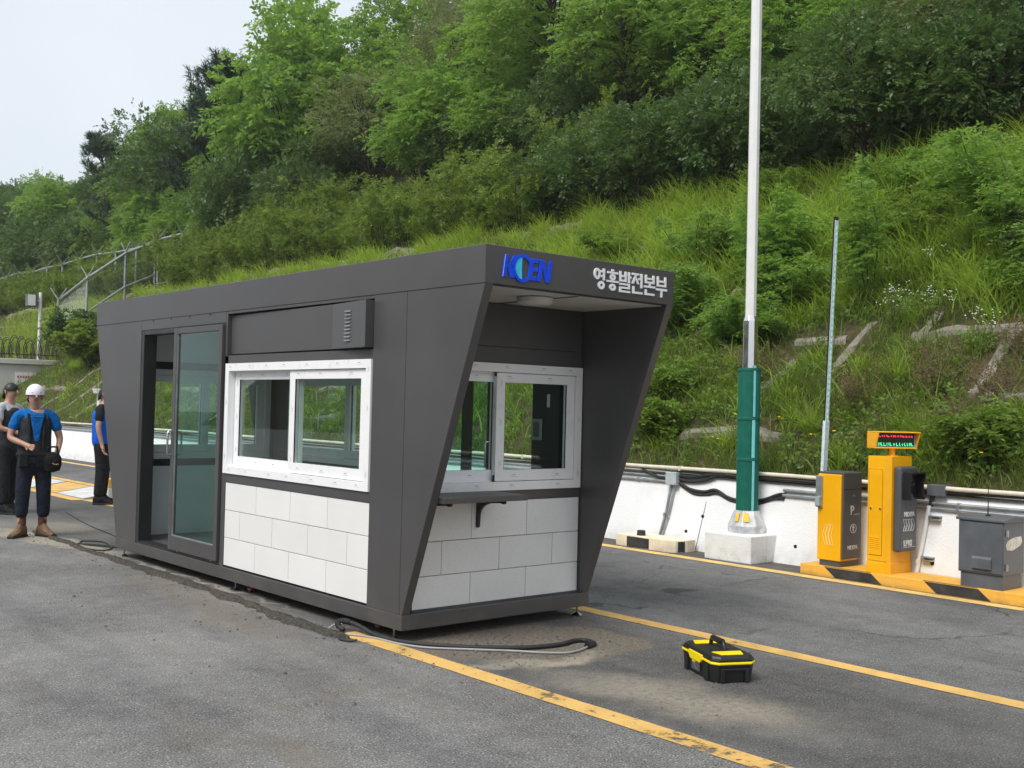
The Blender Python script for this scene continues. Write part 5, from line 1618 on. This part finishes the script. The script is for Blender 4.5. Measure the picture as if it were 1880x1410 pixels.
# ------------------------------------------------------------------ individual plants on the slope
def tussock_mesh(seed, H, n, mat):
    rng = np.random.default_rng(seed)
    a = rng.uniform(0, 6.28, n); r0 = rng.uniform(0, .12, n); h = H * rng.uniform(.55, 1.1, n); lean = rng.uniform(.15, 1.15, n)
    w = rng.uniform(.008, .015, n); fa = a + np.pi / 2 + rng.uniform(-.5, .5, n)
    seg = 5; cols = []
    for t in np.linspace(0, 1, seg + 1):
        out = r0 + lean * h * .8 * t ** 1.6; up = h * (t - .48 * np.minimum(lean, 1.15) * t ** 2.4)
        px, py = np.cos(a) * out, np.sin(a) * out; ww = w * .5 * (1 - t ** 1.6 * .9)
        cols.append(np.stack([np.stack([px - np.cos(fa) * ww, py - np.sin(fa) * ww, up - .03], 1), np.stack([px + np.cos(fa) * ww, py + np.sin(fa) * ww, up - .03], 1)], 1))
    V = np.stack(cols, 1); Q = (np.arange(n) * (seg + 1) * 2)[:, None, None] + np.arange(seg)[None, :, None] * 2 + np.array([0, 1, 3, 2])[None, None, :]
    return npmesh('grass_tussock', V.reshape(-1, 3), Q.reshape(-1, 4), mat)
TUS = [tussock_mesh(601, .75, 240, M['grass_long']), tussock_mesh(602, .6, 200, M['grass_long']), tussock_mesh(603, .9, 260, M['grass_long'])]
tused = set()
def tussock(x, y, sc, label):
    i = int(RNG.integers(3)); o = TUS[i]
    if i in tused: o = o.copy(); COL.objects.link(o)
    tused.add(i)
    o.location = (x, y, hz_(x, y)); o.rotation_euler = (0, R(-14), float(RNG.uniform(0, 6.28))); o.scale = (sc, sc, sc * .95)
    tag(o, label, 'grass tussock', 'arching grass tussocks on the slope')
for x, y, sc, lb in ((6.45, 1.25, .78, 'arching grass tussock just left of the raised barrier arm'), (7.35, .75, .80, 'arching grass tussock above the orange camera post'),
                     (8.75, 2.45, .9, 'arching grass tussock halfway up behind the barrier arm'), (7.6, 3.2, .65, 'arching grass tussock just right of the green wrapped pole'),
                     (7.3, 4.4, .7, 'arching grass tussock just left of the polished pole sleeve'), (8.8, .6, .9, 'arching grass tussock right of the white flowers'),
                     (10.9, 5.7, 1.0, 'arching grass tussock above the right end of the canopy'), (11.2, 7.2, 1.05, 'arching grass tussock above the white lettering'),
                     (11.3, 4.0, 1.1, 'arching grass tussock high on the slope right of the white pole'), (11.4, 2.3, 1.1, 'arching grass tussock high on the slope above the barrier arm'),
                     (11.2, 1.0, 1.1, 'arching grass tussock high on the slope above the camera post'), (12.2, 10.6, .9, 'arching grass tussock on the crest above the blue logo'),
                     (12.4, 19.2, .8, 'arching grass tussock on the crest above the middle of the booth roof'), (12.1, 15.6, .9, 'arching grass tussock on the crest right of the roof middle'),
                     (12.0, 26.5, .9, 'arching grass tussock on the crest above the glass door'), (6.3, -.2, .6, 'arching grass tussock on the wall top behind the display'),
                     (6.6, 5.6, .7, 'arching grass tussock beside the slanted canopy edge'), (9.9, 3.1, .8, 'arching grass tussock between pole and raised arm'),
                     (7.9, 29.0, 1.2, 'arching grass tussock left of the booth at the foot of the fence')):
    tussock(x, y, sc, lb)

def sapling(name, seed, H, rx, nst, label, x, y, leafm='lf_robinia', dens=18, leaf=.05, ln=(.22, .40)):
    """young robinia: a few leaning stems with long feathery leaves"""
    rng = np.random.default_rng(seed)
    root = thing(name, label, 'shrub', (x, y, hz_(x, y)), 0, None); b = MB(); P_ = []; D_ = []
    for k in range(nst):
        a = rng.uniform(0, 6.28); rr = rng.uniform(.2, 1) * rx; h = H * rng.uniform(.5, 1.0) * (1 - .25 * (rr / rx) ** 2) if nst > 2 else H
        p1 = np.array([math.cos(a) * rr, math.sin(a) * rr, h])
        pts = np.array(limb_tubes(b, (rng.normal(0, .05), rng.normal(0, .05), -.08), p1, .013, .004, rng, .10, 5))
        m = int(dens * 1.7)
        t = rng.uniform(.28, 1, m); f = t * 5; i0 = np.minimum(f.astype(int), 4); fr = (f - i0)[:, None]
        P_.append(pts[i0] * (1 - fr) + pts[i0 + 1] * fr + rng.normal(0, .04, (m, 3)))
        u = rng.normal(0, 1, (m, 3)); u[:, 2] = np.abs(u[:, 2]) * .35 + .1
        D_.append(unit(unit(u) + np.array([math.cos(a), math.sin(a), 0]) * .4))
    P_ = np.concatenate(P_); D_ = np.concatenate(D_)
    v, q = sprays(P_, D_, rng.uniform(*ln, len(P_)), 7, leaf * 1.7, leaf * .85, .38, rng, flat=1.4, spread=.25)
    b.build('stems', M['stem'], root, smooth=True); npmesh('leaves', v, q, M[leafm], root)
    return root
sapling('young_robinia', 701, 1.5, 1.05, 16, 'broad feathery young tree behind the white pole, halfway up the slope', 9.3, 4.05, dens=22)
sapling('young_robinia', 702, 1.25, .75, 12, 'feathery young tree right of the white canopy lettering', 8.3, 4.85, dens=20)
sapling('young_robinia', 703, 1.95, .30, 4, 'slender upright young tree right of the raised barrier arm', 8.75, 2.0, dens=26)
sapling('young_robinia', 704, 1.9, 1.15, 18, 'large feathery young tree on the slope at the right edge', 9.5, .45, dens=22)
sapling('young_robinia', 705, 1.1, .8, 12, 'feathery young tree at the right edge below the large one', 8.6, -.35, dens=20)
sapling('young_robinia', 706, 1.6, .55, 6, 'bright feathery sapling on the crest above the booth roof', 12.9, 18.0, dens=24)
sapling('young_robinia', 707, .9, .6, 9, 'low feathery young plant beside the canopy edge', 7.4, 5.3, dens=16)
sapling('young_robinia', 708, 1.3, .7, 9, 'feathery young tree near the crest above the camera post', 11.0, 1.6, dens=20)
sapling('leafy_shrub', 709, 1.0, .8, 14, 'low dark leafy shrub on the slope below the canopy edge', 6.9, 4.9, 'lf_dark', 16, .045, (.1, .22))
sapling('leafy_shrub', 710, 1.7, 1.3, 24, 'dark shrub at the foot of the fence beside the grey concrete wall', 8.6, 31.0, 'lf_dark', 40, .07, (.2, .4))
sapling('leafy_shrub', 711, 1.5, 1.2, 20, 'green shrub on the slope left of the booth', 8.0, 28.0, 'lf_olive', 40, .07, (.2, .4))
for i_, (x, y, H_, rx_, m_, lb) in enumerate(((8.0, 3.55, .75, .7, 'lf_robinia', 'leafy green shrub left of the polished pole sleeve'), (9.9, 5.6, 1.2, .9, 'lf_robinia', 'feathery shrub above the right end of the canopy lettering'),
        (10.2, 2.4, 1.0, .8, 'lf_weed', 'leafy shrub above the raised barrier arm tip'),
        (7.0, 3.9, .5, .6, 'lf_weed', 'low leafy shrub left of the green wrap top'), (9.2, -.1, 1.0, .8, 'lf_dark', 'dark leafy shrub under the large young tree at the right edge'),
        (10.6, 8.4, .8, .8, 'lf_weed', 'leafy shrub just above the white lettering'), (6.4, 3.3, .4, .5, 'lf_weed', 'low leafy weed patch above the steel junction box'),
        (11.6, 3.2, .9, .9, 'lf_robinia', 'feathery shrub near the crest right of the pole'), (11.9, 5.8, .8, .8, 'lf_weed', 'leafy shrub near the crest left of the pole'),
        (8.9, 3.3, .9, .7, 'lf_robinia', 'feathery shrub between pole and barrier arm'), (6.25, -.9, .45, .5, 'lf_weed', 'low leafy weed patch above the whip antenna'))):
    sapling('leafy_shrub', 740 + i_, H_, rx_, 14, lb, x, y, m_, 20, .042, (.14, .30))
def dryshrub(seed, H, rx, label, x, y, nst=14):
    rng = np.random.default_rng(seed)
    root = thing('dry_shrub', label, 'shrub', (x, y, hz_(x, y)), 0, 'dry brown shrubs on the slope'); b = MB(); P_ = []; D_ = []
    for k in range(nst):
        a = rng.uniform(0, 6.28); rr = rng.uniform(.2, 1) * rx
        pts = np.array(limb_tubes(b, (0, 0, -.05), (math.cos(a) * rr, math.sin(a) * rr, H * rng.uniform(.5, 1)), .006, .002, rng, .10, 5))
        for j in range(4):
            i = rng.integers(1, 6); limb_tubes(b, pts[i], pts[i] + rng.normal(0, .13, 3) + (0, 0, .08), .003, .001, rng, .05, 2)
        m = 12; i0 = rng.integers(2, 6, m)
        P_.append(pts[i0] + rng.normal(0, .07, (m, 3))); D_.append(unit(rng.normal(0, 1, (m, 3)) + (0, 0, .4)))
    P_ = np.concatenate(P_); D_ = np.concatenate(D_)
    v, q = sprays(P_, D_, rng.uniform(.06, .14, len(P_)), 3, .035, .018, .3, rng)
    b.build('stems', M['drystem'], root); npmesh('leaves', v, q, M['lf_dry'], root)
dryshrub(801, .62, .42, 'dry brown shrub above the yellow display', 7.0, .15)
dryshrub(802, .55, .40, 'dry brown shrub right of the raised barrier arm', 6.8, .95)
dryshrub(803, .60, .45, 'dry brown shrub above the grey cabinet', 6.8, -.6)
dryshrub(804, .45, .35, 'dry brown shrub at the right edge beside the lattice rib', 7.7, -.5)
dryshrub(805, .5, .4, 'dry brown shrub behind the right end of the display', 6.3, -.45)
dryshrub(806, .5, .4, 'dry brown shrub behind the polished pole sleeve', 7.2, 2.6)
def flower(seed, H, label, x, y, yellow=False, n=7):
    rng = np.random.default_rng(seed)
    root = thing('flowering_plant', label, 'plant', (x, y, hz_(x, y)), 0, 'yellow wild flowers on the slope' if yellow else 'white wild flowers on the slope')
    b = MB(); f = MB(); P_ = []; D_ = []
    for k in range(n):
        a = rng.uniform(0, 6.28); rr = rng.uniform(.0, .22)
        top = np.array([math.cos(a) * rr, math.sin(a) * rr, H * rng.uniform(.7, 1)])
        pts = np.array(limb_tubes(b, (0, 0, -.05), top, .004, .002, rng, .06, 4))
        for j in range(1 if yellow else 4):
            f = MB()
            p = top + (rng.normal(0, .035, 3) if not yellow else 0)
            s_ = rng.uniform(.015, .021) if yellow else rng.uniform(.006, .012)
            f.lathe([(s_ * .3, -.004), (s_, 0), (s_ * .8, .006), (s_ * .3, .008)], p, 7)
            f.build('flower', M['petaly' if yellow else 'petal'], root)
        P_.append(pts[1:4]); D_.append(unit(rng.normal(0, 1, (3, 3)) + (0, 0, .3)))
    v, q = sprays(np.concatenate(P_), np.concatenate(D_), .12, 3, .05, .02, .3, rng)
    b.build('stems', M['stem'], root); npmesh('leaves', v, q, M['lf_weed'], root)
for i, (x, y, h, n, lb) in enumerate(((8.2, 1.3, .6, 12, 'clump of white flowers above the display, right of the barrier arm'), (8.35, .85, .5, 8, 'clump of white flowers right of the taller white clump'), (7.7, -.05, .5, 8, 'clump of white flowers at the right edge by the lattice'), (9.2, 1.4, .5, 5, 'small white flowers high behind the slender sapling'))):
    flower(900 + i, h, lb, x, y, False, n)
for i, (x, y, n, lb) in enumerate(((5.95, 2.15, 2, 'yellow flowers on the wall top left of the green wrapped pole'), (6.25, 2.25, 2, 'yellow flower just left of the green wrapped pole, above another'), (6.3, 1.5, 2, 'yellow flowers just right of the green wrapped pole'),
                                   (6.3, 3.75, 4, 'yellow flowers beside the slanted canopy edge'), (6.9, 4.15, 3, 'yellow flowers beside the canopy edge, higher up'), (5.9, -.95, 2, 'yellow flower behind the camera hood'), (6.15, .85, 2, 'yellow flowers left of the barrier arm foot'))):
    flower(950 + i, .3, lb, x, y, True, n)
# ------------------------------------------------------------------ people
def skin_obj(name, mat, verts, edges, parent, sub=2, root=0):
    me = bpy.data.meshes.new(name)
    me.from_pydata([v[0] for v in verts], edges, [])
    me.materials.append(mat)
    o = bpy.data.objects.new(name, me); COL.objects.link(o); o.parent = parent
    sk = o.modifiers.new('skin', 'SKIN'); sk.use_smooth_shade = True
    lay = me.skin_vertices[0].data if me.skin_vertices else None
    if lay is None:
        bm = bmesh.new(); bm.from_mesh(me); bm.verts.layers.skin.verify(); bm.to_mesh(me); bm.free(); lay = me.skin_vertices[0].data
    for i, v in enumerate(verts):
        r = v[1]; lay[i].radius = r if isinstance(r, tuple) else (r, r); lay[i].use_root = (i == root)
    ss = o.modifiers.new('subsurf', 'SUBSURF'); ss.levels = sub; ss.render_levels = sub
    # bake so the body is one plain continuous mesh
    dg = bpy.context.evaluated_depsgraph_get()
    m2 = bpy.data.meshes.new_from_object(o.evaluated_get(dg))
    o.modifiers.clear(); o.data = m2
    if not m2.materials: m2.materials.append(mat)
    m2.polygons.foreach_set('use_smooth', [True] * len(m2.polygons))
    return o
class Sk:
    def __init__(s): s.v = []; s.e = []
    def p(s, co, r, link=None):
        s.v.append((tuple(co), r)); i = len(s.v) - 1
        if link is not None: s.e.append((link, i))
        return i
    def chain(s, pts, link=None):
        for co, r in pts: link = s.p(co, r, link)
        return link
def person(label, loc, rotz, J, top, vest, legs, shoe, cap=None, capmat=None, sleeve='short', H=1.70, sock=None):
    """J: joints in metres for a 1.70 m figure facing -Y; arms given per side as elbow, wrist"""
    k = H / 1.70
    root = thing('person', label, 'person', loc, rotz)
    S = lambda p: (p[0] * k, p[1] * k, p[2] * k)
    b = Sk()
    pel = b.p(S((0, 0, .90)), (.135 * k, .10 * k))
    ch = b.chain([(S((0, .005, 1.05)), (.125 * k, .09 * k)), (S((0, .01, 1.25)), (.145 * k, .10 * k)), (S((0, .01, 1.38)), (.11 * k, .08 * k))], pel)
    hx, hy = J.get('head', (0, -.02))
    nk = b.chain([(S((hx * .3, .0, 1.44)), .055 * k), (S((hx * .7, hy * .5, 1.49)), .056 * k)], ch)
    hd_ = b.chain([(S((hx, hy, 1.545)), (.068 * k, .078 * k)), (S((hx, hy + .012, 1.61)), (.078 * k, .094 * k)), (S((hx, hy + .015, 1.665)), (.062 * k, .075 * k))], nk)
    for s_ in (-1, 1):
        el, wr = J['arm%d' % s_]
        sh = (s_ * .185, .01, 1.375)
        i = b.chain([(S((s_ * .10, .01, 1.385)), .07 * k), (S(sh), .056 * k), (S(el), .040 * k), (S(wr), .027 * k)], ch)
        d = (Vector(wr) - Vector(el)).normalized()
        pm = Vector(wr) + d * .05
        j = b.p(S(pm), (.036 * k, .018 * k), i)
        side = d.cross(Vector((0, 1, 0))); side = side.normalized() if side.length > .1 else Vector((1, 0, 0))
        curl = Vector((0, -1, 0)) - d * d.dot(Vector((0, -1, 0))); curl = curl.normalized() if curl.length > .1 else Vector((0, 0, 1))
        for f_, (o_, ln) in enumerate(((-.028, .072), (-.010, .082), (.010, .077), (.027, .060))):
            q0 = pm + d * .035 + side * o_; q1 = q0 + d * ln * .55 + curl * .010; q2 = q1 + d * ln * .3 + curl * ln * .4
            b.chain([(S(q0), .0105 * k), (S(q1), .0095 * k), (S(q2), .0075 * k)], j)
        t0 = Vector(wr) + d * .03 - side * .03; b.chain([(S(t0), .012 * k), (S(t0 + d * .03 - side * .02 + curl * .015), .010 * k)], j)
        hip = (s_ * .095, 0, .86); kn, an_ = J['leg%d' % s_]
        b.chain([(S(hip), .085 * k), (S(kn), .055 * k), (S(an_), .036 * k), (S((an_[0], an_[1] - .05, .05)), .034 * k)], pel)
    body = skin_obj('body', M['skin'], b.v, b.e, root)
    # face: nose, ears, eyes, mouth as small modelled pieces on the head
    fc = MB(); c_ = Vector(S((hx, hy, 1.60)))
    fc.tube([c_ + Vector((0, -.090 * k, .015 * k)), c_ + Vector((0, -.108 * k, -.018 * k)), c_ + Vector((0, -.096 * k, -.026 * k))], [.008 * k, .013 * k, .010 * k], 8)
    for s_ in (-1, 1): fc.lathe([(.004 * k, -.03 * k), (.014 * k, -.015 * k), (.016 * k, .012 * k), (.006 * k, .03 * k)], c_ + Vector((s_ * .080 * k, .02 * k, -.005 * k)), 8, sx=.6)
    fc.build('face', M['skin'], body, smooth=True)
    ey = MB()
    for s_ in (-1, 1):
        ey.lathe([(.002, -.007 * k), (.010 * k, 0), (.002, .007 * k)], c_ + Vector((s_ * .032 * k, -.088 * k, .012 * k)), 8)
        ey.box(c_.x + s_ * .032 * k - .018 * k, c_.x + s_ * .032 * k + .018 * k, c_.y - .092 * k, c_.y - .078 * k, c_.z + .030 * k, c_.z + .037 * k)
    ey.box(c_.x - .022 * k, c_.x + .022 * k, c_.y - .088 * k, c_.y - .07 * k, c_.z - .052 * k, c_.z - .047 * k)
    ey.build('eyes', M['hair'], body, smooth=True)
    # hair and cap: shells over the skull
    def shell(name, mat, z0, rx, ry, rz, back=0, zc=1.615):
        m_ = MB(); prof = []
        for i in range(9):
            a = R(-8 + 98 * i / 8) if z0 is None else R(z0 + (90 - z0) * i / 8)
            prof.append((math.cos(a), math.sin(a)))
        vs = []; fs = []; n = 20
        for r, z in prof:
            for q_ in range(n):
                an2 = 2 * math.pi * q_ / n
                dz = -.030 * max(0, math.sin(an2)) * back * (1 - z)
                vs.append((hx * k + rx * k * r * math.cos(an2), (hy + .013) * k + ry * k * r * math.sin(an2), zc * k + rz * k * z + dz * k))
        for i in range(8):
            for q_ in range(n):
                q2 = (q_ + 1) % n; fs.append((i * n + q_, i * n + q2, (i + 1) * n + q2, (i + 1) * n + q_))
        m_.add(vs, fs)
        return m_.build(name, mat, root, smooth=True)
    shell('hair', M['hair'], None, .088, .104, .098, 3.2)
    if cap:
        shell('cap', capmat, None, .100, .117, .112, 1.0, 1.622)
    # clothes
    c = Sk()
    p0 = c.p(S((0, 0, .80)), (.185 * k, .15 * k))
    m0 = c.chain([(S((0, .005, .98)), (.175 * k, .14 * k)), (S((0, .01, 1.10)), (.168 * k, .132 * k)), (S((0, .01, 1.27)), (.178 * k, .138 * k)), (S((0, .01, 1.39)), (.12 * k, .10 * k))], p0)
    for s_ in (-1, 1):
        el, wr = J['arm%d' % s_]; sh = Vector((s_ * .185, .01, 1.375)); e_ = Vector(el)
        pts = [(S((s_ * .10, .01, 1.385)), .075 * k), (S(sh), .070 * k), (S(sh.lerp(e_, .72)), .062 * k)]
        if sleeve == 'long': pts = pts[:2] + [(S(e_), .052 * k), (S(e_.lerp(Vector(wr), .9)), .040 * k)]
        c.chain(pts, m0)
    skin_obj('shirt', top, c.v, c.e, root)
    if vest:
        c = Sk(); p0 = c.p(S((0, 0, .78)), (.205 * k, .170 * k))
        c.chain([(S((0, .005, .98)), (.196 * k, .162 * k)), (S((0, .012, 1.15)), (.190 * k, .156 * k)), (S((0, .012, 1.30)), (.200 * k, .158 * k)), (S((0, .02, 1.41)), (.16 * k, .125 * k))], p0)
        vo = skin_obj('vest', vest, c.v, c.e, root)
        st_ = MB()
        if J.get('open'):
            st_.prism([(-.022 * k, 1.08 * k), (.022 * k, 1.08 * k), (.070 * k, 1.37 * k), (-.070 * k, 1.37 * k)], 1, -.150 * k, -.10 * k)
            st_.build('shirt_front', top, vo, .01)
    if J.get('open'):
        st2 = MB()
        for s_ in (-1, 1):
            st2.tube([S((s_ * .075, .10, 1.36)), S((s_ * .085, .02, 1.435)), S((s_ * .085, -.085, 1.38)), S((s_ * .075, -.135, 1.25)), S((s_ * .07, -.15, 1.02))], .016 * k, 6)
        st2.build('harness', M['blackcloth'], root, smooth=True)
        bl = MB()
        bl.tube([S((.178 * math.cos(2 * math.pi * q / 24), .145 * math.sin(2 * math.pi * q / 24), .93)) for q in range(25)], .022 * k, 6)
        for a_, w_ in ((-2.3, .05), (-1.2, .06), (-.5, .05)):
            x_, y_ = .185 * math.cos(a_), .15 * math.sin(a_)
            bl.box(x_ * k - w_, x_ * k + w_, y_ * k - .035, y_ * k + .035, .80 * k, .95 * k)
        bl.build('tool_belt', M['blackcloth'], root, .012)
    c = Sk(); p0 = c.p(S((0, 0, 1.0)), (.165 * k, .13 * k)); p1 = c.p(S((0, 0, .86)), (.170 * k, .135 * k), p0)
    for s_ in (-1, 1):
        kn, an_ = Vector(J['leg%d' % s_][0]), Vector(J['leg%d' % s_][1])
        stop = J.get('hem', 1.0)
        c.chain([(S((s_ * .098, 0, .76)), .104 * k), (S(kn), .084 * k), (S(kn.lerp(an_, .55 * stop)), .078 * k), (S(kn.lerp(an_, stop)), .074 * k)], p1)
    skin_obj('trousers', legs, c.v, c.e, root)
    for s_ in (-1, 1):
        an_ = J['leg%d' % s_][1]; tw = J.get('toe%d' % s_, 0)
        bt = MB(); 
        prof = [(-.085, .0), (.035, .0)]
        secs = [(.085, .035, .0, .10), (.045, .045, .0, .17), (-.02, .046, .0, .155), (-.08, .047, .0, .09), (-.14, .046, .0, .07), (-.185, .034, .0, .045)]
        vs = []; fs = []
        for y_, w_, zb, zt in secs:
            for q_ in range(8):
                a = 2 * math.pi * q_ / 8 + R(22.5)
                vs.append((w_ * 1.05 * math.cos(a), y_, max(0, zt / 2 + zt / 2 * 1.06 * math.sin(a))))
        for i in range(5):
            for q_ in range(8):
                q2 = (q_ + 1) % 8; fs.append((i * 8 + q_, i * 8 + q2, (i + 1) * 8 + q2, (i + 1) * 8 + q_))
        fs.append(tuple(range(7, -1, -1))); fs.append(tuple(range(40, 48)))
        bt.add(vs, fs)
        so = MB(); so.prism([(-.047, .085), (.047, .085), (.050, -.03), (.052, -.13), (.036, -.195), (-.036, -.195), (-.052, -.13), (-.050, -.03)], 2, -.001, .026)
        mt = Matrix.Translation((an_[0] * k, an_[1] * k - .02, 0)) @ Matrix.Rotation(tw, 4, 'Z') @ Matrix.Scale(k, 4)
        bt.xf(lambda v: mt @ Vector(v)); so.xf(lambda v: mt @ Vector(v))
        bo = bt.build('boot', shoe, root, smooth=True); so.build('sole', M['black'], bo, .004)
        if sock:
            MB().tube([mt @ Vector((0, .02, .14)), mt @ Vector((0, .02, .27))], .047 * k, 12).build('sock', sock, root, smooth=True)
    return root
STAND = {'leg-1': ((-.11, -.01, .48), (-.12, .02, .09)), 'leg1': ((.11, -.01, .48), (.12, .02, .09))}
# worker in front: faces the camera, arms brought to the front of the waist
camdir = math.atan2(CAMY - 6.82, CAMX + .2)
rot = camdir + R(90)
p1 = person('worker with white cap, blue tee under dark vest and brown hiking boots', (-.21, 6.80, 0), rot + R(8),
            dict(STAND, **{'arm-1': ((-.27, -.02, 1.12), (-.12, -.20, 1.05)), 'arm1': ((.27, .0, 1.11), (.22, -.12, .93)), 'open': 1, 'hem': .72, 'toe-1': R(-40), 'toe1': R(28), 'head': (-.015, -.025)}),
            M['tee'], M['vest'], M['navy'], M['boot'], True, M['whitecap'], 'short', 1.66, M['sock'])
# dark pouch held at the hip
ph_ = MB(); ph_.lathe([(.02, -.11), (.085, -.09), (.105, -.02), (.10, .05), (.07, .10), (.02, .115)], (0, 0, 0), 14, sy=.75)
ph_.tube([(-.06, 0, .09), (-.05, 0, .17), (.05, 0, .17), (.06, 0, .09)], .012, 8)
po_ = ph_.build('tool_pouch', M['blackcloth'], None, smooth=True)
po_.location = (-.21 + .21 * math.cos(rot) - .06, 6.80 + .21 * math.sin(rot) - .10, .83)
tag(po_, 'round black tool bag hanging at the hip of the worker in brown boots', 'bag')
person('worker in dark vest and pale sleeves standing behind the one with white cap', (.30, 9.52, 0), camdir + R(90 + 50),
       dict(STAND, **{'arm-1': ((-.24, -.06, 1.12), (-.10, -.24, 1.06)), 'arm1': ((.24, -.06, 1.12), (.10, -.24, 1.06)), 'leg-1': ((-.12, -.05, .48), (-.14, -.06, .09)), 'leg1': ((.12, .03, .48), (.16, .10, .09)), 'hem': .95, 'toe1': R(30)}),
       M['greycloth'], M['vest'], M['blackcloth'], M['blackcloth'], None, None, 'short', 1.72)
person('worker in royal blue vest and black trousers half hidden by the booth', (1.83, 10.25, 0), camdir + R(90 + 75),
       dict(STAND, **{'arm-1': ((-.25, .02, 1.10), (-.24, -.04, .86)), 'arm1': ((.25, .0, 1.10), (.20, -.20, 1.02)), 'hem': .97}),
       M['blackcloth'], M['royal'], M['blackcloth'], M['blackcloth'], None, None, 'short', 1.72)
# out-of-view bare bank, added behind the viewer to darken reflections in the glass
bx_ = np.array([-26, -30, -36, -44, -54, -70.]); bz_ = np.array([-.3, 3, 8, 12, 14, 14.5]); by_ = np.arange(-40, 60.1, 2.5)
V_ = np.array([(x + 1.5 * float(noise2(y, x, 77, 7)), y, z * (1 + .25 * float(noise2(x, y, 78, 9))) if z > 0 else z) for y in by_ for x, z in zip(bx_, bz_)])
ii = np.arange(len(V_)).reshape(len(by_), 6)
tag(npmesh('added_reflection_bank', V_, np.stack([ii[:-1, :-1], ii[1:, :-1], ii[1:, 1:], ii[:-1, 1:]], -1).reshape(-1, 4), M['hill'], smooth=True), kind='structure')
# faint summer haze over the whole place
hz = MB().box(-86, 62, -66, 142, -1.2, 44).build('haze')
vm = bpy.data.materials.new('haze_air'); vm.use_nodes = True; vm.node_tree.nodes.clear()
vo = vm.node_tree.nodes.new('ShaderNodeOutputMaterial'); vp = vm.node_tree.nodes.new('ShaderNodeVolumePrincipled')
vp.inputs['Color'].default_value = (.96, .98, 1, 1); vp.inputs['Density'].default_value = .0006; vp.inputs['Anisotropy'].default_value = .2
vm.node_tree.links.new(vp.outputs[0], vo.inputs['Volume']); hz.data.materials.clear(); hz.data.materials.append(vm)
tag(hz, kind='stuff')
# ------------------------------------------------------------------ light, sky, camera
wd = bpy.data.worlds.new('World'); scene.world = wd; wd.use_nodes = True
nt = wd.node_tree; nt.nodes.clear()
SUN = Vector((-.86, -.16, 1.05)).normalized()
sky = nt.nodes.new('ShaderNodeTexSky'); sky.sky_type = 'NISHITA'; sky.sun_disc = False
sky.sun_elevation = math.asin(SUN.z); sky.sun_rotation = math.atan2(SUN.x, SUN.y)
sky.air_density = 1.2; sky.dust_density = 4.0; sky.ozone_density = 1.0
# thin high overcast: a pale veil, thicker towards the horizon, with slow drifts
tc = nt.nodes.new('ShaderNodeTexCoord'); nz = nt.nodes.new('ShaderNodeTexNoise'); nz.inputs['Scale'].default_value = 1.6; nz.inputs['Detail'].default_value = 4
nt.links.new(tc.outputs['Generated'], nz.inputs['Vector'])
mr = nt.nodes.new('ShaderNodeMapRange'); mr.inputs[1].default_value = .3; mr.inputs[2].default_value = .7; mr.inputs[3].default_value = .66; mr.inputs[4].default_value = .97
nt.links.new(nz.outputs[0], mr.inputs[0])
mx = nt.nodes.new('ShaderNodeMix'); mx.data_type = 'RGBA'
nt.links.new(mr.outputs[0], mx.inputs[0]); nt.links.new(sky.outputs[0], mx.inputs[6]); mx.inputs[7].default_value = (7.0, 7.55, 8.1, 1)
bgn = nt.nodes.new('ShaderNodeBackground'); nt.links.new(mx.outputs[2], bgn.inputs[0]); bgn.inputs[1].default_value = .10
wo = nt.nodes.new('ShaderNodeOutputWorld'); nt.links.new(bgn.outputs[0], wo.inputs[0])

ld = bpy.data.lights.new('sun', 'SUN'); ld.energy = 2.5; ld.angle = R(28); ld.color = (1, .97, .92)
lo = bpy.data.objects.new('sun', ld); COL.objects.link(lo); lo.rotation_euler = SUN.to_track_quat('Z', 'Y').to_euler(); lo.location = (-10, -5, 20)

cx_, cy_, yaw, pitch, roll, f = -4.1711, -5.8913, .8598, .0222, .0244, 2015.3167
cd = bpy.data.cameras.new('camera'); cd.sensor_width = 36; cd.lens = f / 1880 * 36; cd.clip_start = .05; cd.clip_end = 2000
co = bpy.data.objects.new('camera', cd); COL.objects.link(co)
fw = Vector((math.cos(yaw) * math.cos(pitch), math.sin(yaw) * math.cos(pitch), math.sin(pitch)))
r = fw.cross(Vector((0, 0, 1))).normalized(); u = r.cross(fw)
rr = r * math.cos(roll) + u * math.sin(roll); uu = u * math.cos(roll) - r * math.sin(roll)
m = Matrix.Identity(4)
for i in range(3): m[i][0] = rr[i]; m[i][1] = uu[i]; m[i][2] = -fw[i]; m[i][3] = (cx_, cy_, 1.55)[i]
co.matrix_world = m
scene.camera = co
vs_ = scene.view_settings; vs_.view_transform = 'Standard'; vs_.look = 'None'; vs_.exposure = .36; vs_.gamma = 1
scene.cycles.max_bounces = 8; scene.cycles.transparent_max_bounces = 16; scene.cycles.diffuse_bounces = 3
scene.cycles.use_denoising = True
